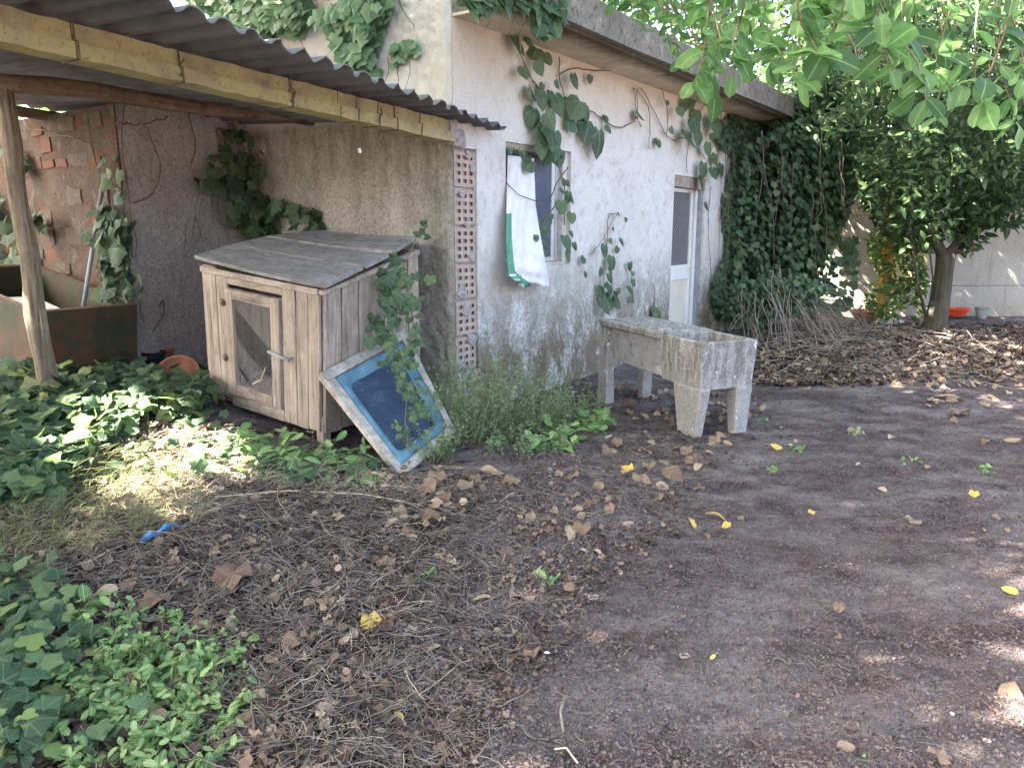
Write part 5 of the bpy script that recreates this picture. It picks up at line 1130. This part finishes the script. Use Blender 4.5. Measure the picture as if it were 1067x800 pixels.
gcarpet('ground_ivy', 'ivy in front of the hutch and under it', [(222, 448), (260, 462), (330, 480), (395, 488), (392, 512), (300, 512), (240, 492), (215, 470)], 230, IVYR, M['ivy_ground'], .035, .09, (.0, .08))
gcarpet('ground_ivy', 'scattered ivy leaves in the sunny patch beside the hutch', [(110, 505), (150, 440), (235, 440), (300, 480), (220, 500), (180, 520)], 75, IVYR, M['ivy_ground'], .04, .10, (.03, .15))
gcarpet('ground_ivy', 'large ivy leaves at the bottom left of the yard', [(-30, 590), (40, 600), (75, 625), (85, 680), (60, 720), (50, 800), (-30, 830)], 280, IVYR, M['ivy_ground'], .035, .09, (.02, .14))
gcarpet('ground_ivy', 'ivy mixed into the weeds near the bottom edge', [(60, 640), (120, 660), (180, 720), (120, 800), (20, 820)], 120, IVYR, M['ivy_ground'], .03, .08, (.01, .07))
gcarpet('ground_ivy', 'sparse ivy and seedlings under the hanging stems', [(745, 345), (800, 335), (820, 370), (790, 395), (760, 380)], 80, IVY, M['ivy_dark'], .05, .09, (.0, .06))
def bush(name, label, cat, gx_, gy_, rad, h, nst, lsz, mat, lpst=14, tmpl=SMALL, lean=.35, group=None, stem=M['grassstem'], srad=.002):
    c = G(gx_, gy_); o = plant(name, label, cat, tuple(c), group); tws, lp, lt_ = [], [], []
    for i in range(nst):
        a = RS.uniform(0, 2 * math.pi); r_ = rad * math.sqrt(RS.rand()); b = np.array(c) + np.array([math.cos(a) * r_, math.sin(a) * r_, 0]); b[2] = float(gz(b[0], b[1])) - .01
        hh = h * RS.uniform(.45, 1.1); e = b + np.array([math.cos(a) * hh * lean, math.sin(a) * hh * lean, hh]) + RS.normal(0, .04, 3) * h * 3; q = walk(b, e, 6, .012); tws.append(q)
        for k in range(lpst): t = RS.uniform(.2, 1) * 5; i0 = min(int(t), 4); lp.append(q[i0] + (q[i0 + 1] - q[i0]) * (t - i0) + RS.normal(0, .006, 3)); lt_.append(unit(RS.normal(0, 1, (1, 3)) + np.array([[0, 0, .3]]))[0])
    s_ = twigs('stems', tws, np.full(len(tws), srad), stem, o); tag(s_, kind='stuff'); n = len(lp)
    l_ = leaves('leaves', tmpl, np.array(lp), rdir(n, (0, -.2, 1), .45), np.array(lt_), U_(lsz * .6, lsz * 1.3, n), mat, o); tag(l_, kind='stuff'); return o
g_ = 'small leaved shrubs at the foot of the wall'
for gx_, gy_, r_, h_, ns, lb in ((480, 462, .22, .55, 90, 'grey green small leaved shrub right beside the blue framed panel'), (515, 452, .27, .60, 100, 'tallest grey green shrub below the exposed hollow bricks'), (556, 448, .24, .42, 80, 'low grey green shrub under the torn sack'), (598, 436, .20, .26, 46, 'wispy shrub between the wall and the laundry tank'), (450, 478, .14, .28, 34, 'thin shrub growing through the foot of the blue panel'), (540, 470, .25, .16, 40, 'ground hugging shrub at the edge of the leaf litter')):
    bush('small_shrub', lb, 'shrub', gx_, gy_, r_, h_, ns, .026, M['shrub'], 22, SMALL, .3, g_)
for gx_, gy_, h_, lb in ((585, 458, .14, 'broad leaved green weed left of the laundry tank'), (612, 448, .16, 'broad leaved weed nearest the legs of the laundry tank'), (575, 468, .10, 'small broad leaved weed in front of the wall shrubs'), (330, 492, .20, 'leafy green weed under the corner of the hutch'), (275, 482, .22, 'bright green weed in the sun in front of the hutch door'), (362, 490, .16, 'weed between the hutch leg and the blue panel')):
    bush('broadleaf_weed', lb, 'weed', gx_, gy_, .10, h_, 14, .085, M['weed'], 5, OVAL, .6, 'broad leaved weeds near the wall')
wl = [(55, 745, 'weed clump furthest left at the bottom of the yard'), (95, 690, 'weed clump beside the big ivy leaves'), (130, 720, 'thick bright weed clump in the bottom left'), (170, 700, 'weed clump behind the middle of the bottom left patch'), (165, 760, 'weed clump near the bottom edge of the patch'), (205, 735, 'weed clump towards the right of the patch'), (228, 752, 'rightmost weed clump of the bottom left patch'), (110, 780, 'weed clump at the very bottom'), (195, 795, 'weed clump cut by the bottom edge'), (30, 700, 'weed clump among ivy at the left edge'), (140, 670, 'upper weed clump beside dry leaves'), (215, 690, 'pale upper right weed clump')]
for x, y, lb in wl: bush('weed_clump', lb, 'weed', x, y, .12, .11, 24, .034, M['weed'], 9, OVAL, .6, 'bright green weeds in the bottom left patch')
bush('weed_sprig', 'upright toothed green sprig above the bottom left weeds', 'weed', 72, 655, .03, .16, 6, .055, M['weed'], 6, OVAL, .5)
bush('weed_clump', 'small green tuft by the pale stick near the bottom', 'weed', 302, 770, .06, .06, 26, .018, M['weed'], 10, OVAL, .6)
for x, y, lb in ((808, 490, 'flat green seedling on the bare soil right of the tank'), (570, 605, 'tiny green seedling by the curled leaves'), (1028, 492, 'green seedling with a curled leaf at right'), (890, 452, 'tiny seedling behind the oval leaf'), (948, 482, 'small seedling in the middle of the yard'), (832, 470, 'green sprout on the pale soil'), (445, 600, 'little green sprout among the twigs'), (740, 398, 'small sprouts under the laundry tank'), (790, 440, 'sprouts beside the far leg of the tank'), (902, 790, 'sprouting twig at the bottom right'), (958, 350, 'green tuft in front of the far tree')):
    bush('seedling', lb, 'seedling', x, y, .035 if y < 700 else .012, .035 if y < 700 else .02, 6 if y < 700 else 4, .038 if y < 700 else .018, M['weed'], 4, OVAL, .9, 'seedlings dotted over the yard')
# dry twigs, roots and stems
JIT = 30
TW = [(-30, 545), (60, 528), (140, 520), (230, 500), (330, 505), (420, 498), (500, 505), (470, 560), (420, 620), (390, 720), (350, 830), (230, 830), (262, 700), (200, 660), (100, 640), (60, 600), (-30, 590)]
TWM = [(420, 498), (560, 478), (650, 440), (790, 440), (720, 500), (610, 560), (540, 620), (500, 720), (480, 830), (340, 830), (390, 700), (430, 600)]
def litter_twigs(name, label, poly, n, l0, l1, r0, r1, mat, h=.05, curl=.35, kind='stuff'):
    x, y = samp(poly, n); p = Gv(x, y); a = U_(0, 2 * math.pi, n); L = U_(l0, l1, n) ** 1.0; K_ = 6; t = np.linspace(-.5, .5, K_)
    c = RS.normal(0, curl, n); ang = a[:, None] + c[:, None] * t[None] * 3 + np.cumsum(RS.normal(0, .18, (n, K_)), 1); dx = np.cos(ang) * L[:, None] / K_; dy = np.sin(ang) * L[:, None] / K_
    X = p[:, :1] + np.cumsum(dx, 1); Y = p[:, 1:2] + np.cumsum(dy, 1); z0 = gz(X, Y, True); lift = U_(0, h, n)[:, None] + RS.normal(0, .25, n)[:, None] * L[:, None] * (t[None] + .5) * .6
    Z = z0 + np.maximum(lift, 0) + .003; o = twigs(name, np.stack([X, Y, Z], 2), U_(r0, r1, n), mat); return tag(o, label, None, None, kind)
litter_twigs('dry_twigs', 'tangle of dry brown twigs heaped on the ground', TW, 4600, .05, .26, .0009, .0030, M['twig'], .06)
litter_twigs('dark_twigs', 'dark rotting stems in the heap', TW, 3800, .06, .28, .0015, .005, M['twig_dark'], .05)
litter_twigs('pale_straw', 'pale straw stems lying over the heap', TW, 380, .06, .34, .0007, .0018, M['straw'], .05, .2)
litter_twigs('fine_twigs', 'fine dry stems among the leaf litter', TWM, 1900, .04, .22, .0009, .0024, M['twig'], .015)
litter_twigs('yard_stems', 'short dry stems scattered on the bare yard', [(560, 600), (800, 430), (1090, 400), (1090, 830), (470, 830)], 2000, .015, .09, .0006, .0015, M['twig'], .003)
litter_twigs('far_twigs', 'twigs in the leaf litter at the far end', [(800, 345), (1090, 345), (1090, 400), (800, 400)], 500, .15, .8, .004, .010, M['twig'], .05)
JIT = 6
GR = [(-30, 480), (60, 490), (130, 475), (200, 520), (170, 560), (60, 590), (-30, 590)]
x, y = samp(GR, 1500); p = Gv(x, y); n = len(p); q = p + np.c_[RS.normal(.10, .09, n), RS.normal(0, .06, n), U_(.03, .16, n)]; mid = (p + q) / 2 + np.c_[np.zeros(n), np.zeros(n), U_(.01, .05, n)]
tag(twigs('grass_stems', np.stack([p, mid, q], 1), U_(.001, .0022, n), M['grassstem'], None, 3, .3), 'wiry grass stems bending over the left of the yard', kind='stuff')
x, y = samp([(110, 500), (150, 450), (230, 455), (330, 480), (420, 505), (380, 520), (230, 510), (200, 545), (150, 548)], 1500); p = Gv(x, y); n = len(p); q = p + np.c_[RS.normal(.03, .10, n), RS.normal(0, .07, n), U_(.02, .10, n)]; mid = (p + q) / 2 + np.c_[np.zeros(n), np.zeros(n), U_(.01, .04, n)]
tag(twigs('dry_grass', np.stack([p, mid, q], 1), U_(.001, .002, n), M['straw'], None, 3, .3), 'dry pale grass in the sunny patch', kind='stuff')
x, y = samp([(120, 500), (150, 445), (230, 450), (262, 465), (240, 500), (190, 535)], 1100); p = Gv(x, y); p[:, 2] += U_(.0, .05, len(p)); n = len(p)
tag(leaves('dry_husks', DRY, p, rdir(n, (0, 0, 1), .7), rdir(n, (1, 0, 0), 1), U_(.012, .04, n), M['dry']), 'pale dry husks in the sunny patch', kind='stuff')
JIT = 26
# crumbs of soil, small stones, leaf fragments
def crumbs(name, label, n, s0, s1, mat, poly=None, dens=None, sink=.2):
    poly = poly or [(-60, 470), (330, 440), (640, 425), (800, 395), (1130, 380), (1130, 850), (-60, 850)]
    x, y = samp(poly, n); p = Gv(x, y); 
    s = s0 + (s1 - s0) * RS.rand(n) ** 2.5; p[:, 2] += s * sink
    o = leaves(name, CRUMB, p, rdir(n, (0, 0, 1), .5), rdir(n, (1, 0, 0), 1), np.stack([s, s * U_(.6, 1, n), s * U_(.4, .8, n)], 1), mat); return tag(o, label, None, None, 'stuff')
crumbs('soil_crumbs', 'loose crumbs of dark soil over the yard', 62000, .0015, .0105, M['crumb'])
crumbs('heap_crumbs', 'coarse crumbs and husks around the tank and the heap', 15000, .003, .016, M['crumb'], [(400, 500), (560, 470), (650, 430), (790, 420), (760, 470), (660, 560), (560, 640), (500, 830), (330, 830), (400, 640)])
crumbs('coarse_crumbs', 'scattered larger clods and husks on the yard', 9000, .004, .016, M['crumb'], sink=.1)
crumbs('pale_grit', 'pale grit on the bare soil', 2600, .001, .005, M['greystone'])
crumbs('fallen_nuts', 'small round dry nuts lying below the wall', 420, .007, .015, M['walnutshell'], [(470, 560), (560, 500), (640, 500), (620, 560), (560, 610), (480, 640), (390, 700), (380, 640)], sink=.5)
def litterleaf(name, label, poly, n, s0, s1, h=.02, mat='litter', thr=None, tilt=.4):
    return gcarpet(name, label, poly, n, DRY, M[mat], s0, s1, (0.004, h), tilt, 'stuff', thr)
JIT = 12
litterleaf('leaf_litter', 'thick brown leaf litter below the ivy and the far tree', [(775, 372), (800, 352), (870, 338), (1100, 340), (1100, 392), (960, 398), (880, 404), (790, 402)], 5200, .03, .09, .05)
litterleaf('leaf_litter', 'pale brown leaves on top of the far litter', [(775, 372), (800, 355), (870, 340), (1100, 345), (1100, 408), (960, 404), (880, 410), (790, 408)], 300, .035, .08, .06, 'dry')
litterleaf('leaf_litter', 'leaf fragments between the wall and the yard', [(380, 500), (520, 460), (650, 425), (830, 425), (780, 480), (700, 560), (580, 660), (500, 830), (360, 830), (380, 640)], 3600, .01, .036, .012, thr=.62)
litterleaf('leaf_litter', 'brown leaf fragments among the twigs', TW, 1500, .015, .06, .06)
litterleaf('leaf_litter', 'tan leaf pieces lying over the heap', TW, 420, .018, .05, .07, 'dry')
litterleaf('leaf_litter', 'dead leaves beneath the ivy', [(-30, 400), (200, 385), (240, 440), (100, 520), (-30, 550)], 700, .04, .09, .03)
litterleaf('leaf_litter', 'dead leaves beneath the weeds', [(-30, 600), (260, 650), (260, 830), (-30, 830)], 900, .02, .07, .03)
litterleaf('leaf_litter', 'dead leaves caught under the laundry tank', [(640, 400), (780, 395), (780, 440), (650, 445)], 160, .04, .09, .02, 'dry')

# ================================================================ FALLEN LEAVES, each one a thing
dm = {}
for key in ('dry', 'dryyellow'):
    dm[key] = []
    for v_ in range(7):
        ov = v_ >= 4; tvd, tfd = (OVAL if ov else DRY); V = tvd.copy(); V[:, 2] = V[:, 2] * 1.0 + .12 * np.sin(V[:, 1] * 3 + v_) + .16 * V[:, 0] ** 2 * (1 + v_ % 3); V[:, 1] -= .4; me = D.meshes.new('fallen_leaf'); me.from_pydata(V.tolist(), [], tfd.tolist())
        a = me.attributes.new('rnd', 'FLOAT', 'POINT'); a.data.foreach_set('value', np.full(len(V), .25 + .11 * v_, np.float32)); a = me.attributes.new('luv', 'FLOAT_VECTOR', 'POINT'); a.data.foreach_set('vector', V.astype(np.float32).ravel()); me.materials.append(M[key]); dm[key].append(me)
def fleaf(x, y, px, lab, key='dry', tilt=.28, v_=None):
    g = G(x, y); g.z = float(gz(g.x, g.y, True)) + (.05 if inpoly(x, y, TW) else .014); s = px / FPX * math.hypot(g.y, CAMH) * .95
    nr = (0, -.25, 1) + RS.normal(0, tilt, 3); tp = np.append(RS.normal(0, 1, 2), 0)
    o = D.objects.new('fallen_leaf', dm[key][random.randrange(7) if v_ is None else v_]); COL.objects.link(o); o.matrix_world = frame_mat((g.x, g.y, g.z + s * .06), nr, tp, s)
    tag(o, lab, 'leaf', 'dry leaves fallen on the ground'); return o
FL_ = [(245, 616, 46, 'largest pale brown leaf, crumpled on the twig heap', 'dry'), (232, 628, 30, 'brown leaf tucked under the largest crumpled one', 'dry'), (165, 640, 32, 'flat tan leaf above the bright weeds', 'dry'), (388, 660, 26, 'upright yellow leaf left of the bare soil', 'dryyellow'), (400, 598, 17, 'small round tan leaf on the heap edge', 'dry'), (500, 628, 21, 'square curled tan leaf where heap meets soil', 'dry'), (543, 624, 28, 'twisted tan leaf beside the square curled one', 'dry'), (556, 681, 23, 'lone tan leaf low in the middle of the yard', 'dry'), (527, 577, 16, 'small upright tan leaf below the shrubs', 'dry'), (607, 556, 24, 'folded tan leaf standing on edge by the nuts', 'dry'), (594, 562, 18, 'brown leaf touching the folded one', 'dry'), (596, 616, 22, 'flat brown leaf edge on, in the middle of the yard', 'dry'), (722, 549, 19, 'bright yellow leaf in front of the laundry tank', 'dryyellow'), (748, 541, 22, 'orange yellow leaf furthest right of the two bright ones', 'dryyellow'), (757, 553, 10, 'tiny ochre leaf below the two bright yellow ones', 'dryyellow'), (808, 467, 17, 'yellowish leaf right of the tank leg', 'dryyellow'), (891, 452, 17, 'oval tan leaf on the pale soil', 'dry'), (928, 458, 14, 'curled brown leaf right of the oval one', 'dry'), (307, 685, 24, 'pinkish pale leaf in the twigs', 'dry'), (318, 700, 20, 'pale curled leaf under the pinkish one', 'dry'), (110, 630, 24, 'brown curled leaf left of the flat tan one', 'dry'), (65, 507, 26, 'greyish leaf lying on the ground ivy', 'dry'), (413, 749, 17, 'small pale yellow leaf near the bottom', 'dryyellow'), (397, 768, 17, 'round brown leaf by the pale yellow one', 'dry'), (398, 782, 17, 'brown leaf just below the round one', 'dry'), (1050, 616, 17, 'yellow oval leaf at the edge of the right sun strip', 'dryyellow'), (1053, 724, 26, 'long brown leaf in the right sun strip', 'dry'), (884, 782, 22, 'pale oval leaf at the bottom right', 'dry'), (845, 534, 9, 'tiny yellow leaf on the bare soil', 'dryyellow'), (951, 546, 20, 'narrow brown leaf pointing down the yard', 'dry'), (1015, 518, 12, 'small ochre leaf at right', 'dryyellow'), (977, 792, 22, 'curled brown leaf cut by the bottom edge', 'dry'), (742, 690, 8, 'tiny orange leaf on bare soil', 'dryyellow'), (874, 638, 13, 'small tan leaf on the soil right of centre', 'dry'), (208, 668, 22, 'brown curled leaf above the weed patch', 'dry'), (174, 662, 18, 'small tan leaf under the flat tan one', 'dry'), (242, 758, 26, 'reddish brown curled leaf right of the weeds', 'dry'), (256, 765, 24, 'tan leaf behind the reddish brown curl', 'dry'), (136, 745, 24, 'buff leaf held among the weeds', 'dry'), (512, 495, 20, 'tan leaf in front of the small shrub', 'dry'), (484, 515, 20, 'brown leaf below the blue panel', 'dry'), (447, 520, 24, 'pale leaf cluster member under the panel corner', 'dry'), (460, 528, 20, 'curled brown leaf under the panel corner', 'dry'), (437, 548, 20, 'tan leaf deeper in the litter', 'dry'), (449, 573, 18, 'cupped tan leaf on the dark litter', 'dry'), (322, 603, 18, 'orange brown leaf on the upper heap', 'dry'), (352, 553, 16, 'light leaf near the top of the heap', 'dry'), (272, 605, 20, 'pinkish leaf by the largest one', 'dry'), (225, 585, 13, 'small square tan leaf on the heap', 'dry'), (596, 500, 20, 'brown leaf behind the nuts', 'dry'), (652, 490, 16, 'yellow green leaf in the litter', 'dryyellow'), (668, 500, 22, 'curled tan leaf in the middle of the litter', 'dry'), (700, 498, 24, 'flat tan leaf pair in front of the tank', 'dry'), (687, 522, 14, 'upright brown leaf in front of the tank', 'dry'), (656, 548, 14, 'small brown leaf at the litter edge', 'dry'), (585, 468, 16, 'orange leaf among the broad leaved weeds', 'dry'), (630, 440, 16, 'pale leaf against the tank slab leg', 'dry'), (745, 462, 14, 'small leaf right of the front tank leg', 'dry'), (1000, 432, 24, 'long tan leaf far right', 'dry'), (985, 415, 26, 'tan leaf with green beside it', 'dry'), (1055, 462, 20, 'brown leaf at the right edge', 'dry')]
for x, y, px, lab, key in FL_: fleaf(x, y, px, lab, key)
zones = [(TWM, 80, 9, 17, 'small dry brown leaf in the dark litter in front of the wall shrubs'), (TW, 55, 10, 22, 'small dry brown leaf on the heap of dry twigs'), ([(560, 560), (800, 430), (1067, 400), (1067, 790), (500, 790)], 26, 5, 10, 'tiny brown leaf scrap on the open bare soil'), ([(790, 400), (1067, 395), (1067, 425), (820, 425)], 26, 7, 14, 'dry tan leaf strayed onto the soil from the far litter')]
for poly, n, a, b, lb in zones:
    x, y = samp(poly, n * 4); kk = np.argsort(-vnoise(x, y, .03, 9) - .3 * RS.rand(n * 4))[:n]; x, y = x[kk] + RS.normal(0, 10, n), y[kk]
    for i in range(n): fleaf(x[i], y[i], random.uniform(a, b), lb, 'dry')

# ================================================================ SMALL OBJECTS
def bit(name, label, cat, pts, r, mat, n=6, smooth=True):
    mb = MB(); mb.tube(pts, r, n); o = mb.build(name, M[mat], smooth=smooth); return tag(o, label, cat)
bit('pale_stick', 'bare whitish stick standing slanted near the bottom edge', 'stick', [G(266, 806, .01), G(272, 775, .03), G(281, 745, .04), G(292, 728, .06)], [.006, .007, .006, .004], 'straw')
bit('pale_stick', 'thin white stick at the bottom left corner', 'stick', [G(-10, 779, .03), G(20, 784, .03), G(46, 793, .02)], [.004, .004, .003], 'paper')
bit('pale_stick', 'long pale stick lying across the heap towards the blue panel', 'stick', [G(225, 527, .05), G(300, 520, .05), G(380, 522, .04), G(440, 532, .03)], .004, 'straw')
bit('pale_stick', 'curved pale stick stub at the lower middle', 'stick', [G(578, 783, .01), G(590, 785, .02), G(602, 798, .01)], .003, 'straw')
bit('forked_twig', 'grey forked twig on the soil low in the middle', 'stick', [G(587, 765, .01), G(584, 748, .02), G(588, 733, .02)], .005, 'twig')
bit('plastic_strip', 'blue plastic strip crumpled on the heap left of the hutch', 'plastic strip', [G(148, 576, .05), G(158, 572, .07), G(165, 568, .05), G(174, 564, .07), G(186, 558, .05)], [.010, .018, .012, .016, .008], 'bluerag', 5, False)
bit('plastic_strip', 'tiny blue plastic scrap at the edge of the heap', 'plastic strip', [G(264, 557, .03), G(271, 554, .03)], .012, 'bluerag', 5, False)
bit('red_scrap', 'small red plastic scrap on the dark soil', 'scrap', [G(415, 642, .01), G(420, 640, .015), G(422, 645, .01)], [.006, .009, .005], 'redplastic', 5, False)
def lump(name, label, cat, x, y, r, mat, sc=(1, .8, .6)):
    g = G(x, y); bm = bmesh.new(); bmesh.ops.create_icosphere(bm, subdivisions=2, radius=r)
    for v in bm.verts: v.co = Vector((v.co.x * sc[0], v.co.y * sc[1], v.co.z * sc[2])) * (1 + .5 * noise.noise(v.co / r * 1.2 + Vector((x, y, 0))))
    me = D.meshes.new(name); bm.to_mesh(me); bm.free(); o = link(name, me, M[mat], None, g + Vector((0, 0, r * sc[2] * .5))); tag(o, label, cat)
lump('white_scrap', 'white scrap beside the lone tan leaf', 'scrap', 570, 680, .009, 'paper', (1.2, .7, .4))
lump('white_pebble', 'round white pebble on the soil between the curled leaves and bare yard', 'pebble', 580, 623, .007, 'paper')
lump('white_pebble', 'white pebble at the lower right of the yard', 'pebble', 992, 744, .008, 'paper')
lump('pebble', 'pale flat pebble near the bottom right', 'pebble', 1029, 772, .010, 'greystone', (1.2, 1, .4))
for x, y, r_, lb in ((496, 762, .022, 'open seed ring lying on soil in the lower middle'), (618, 624, .018, 'dark seed ring right of the flat brown leaf'), (596, 604, .016, 'seed ring near the small green seedling'), (713, 685, .014, 'brown seed husk ring in the bare yard')):
    g = G(x, y); g.z += .008; mb = MB(); mb.tube([g + Vector((r_ * math.cos(a), r_ * math.sin(a), .004 * math.sin(3 * a))) for a in np.linspace(0, 2 * math.pi, 11)], .005, 6); tag(mb.build('seed_ring', M['walnutshell'], smooth=True), lb, 'seed husk')
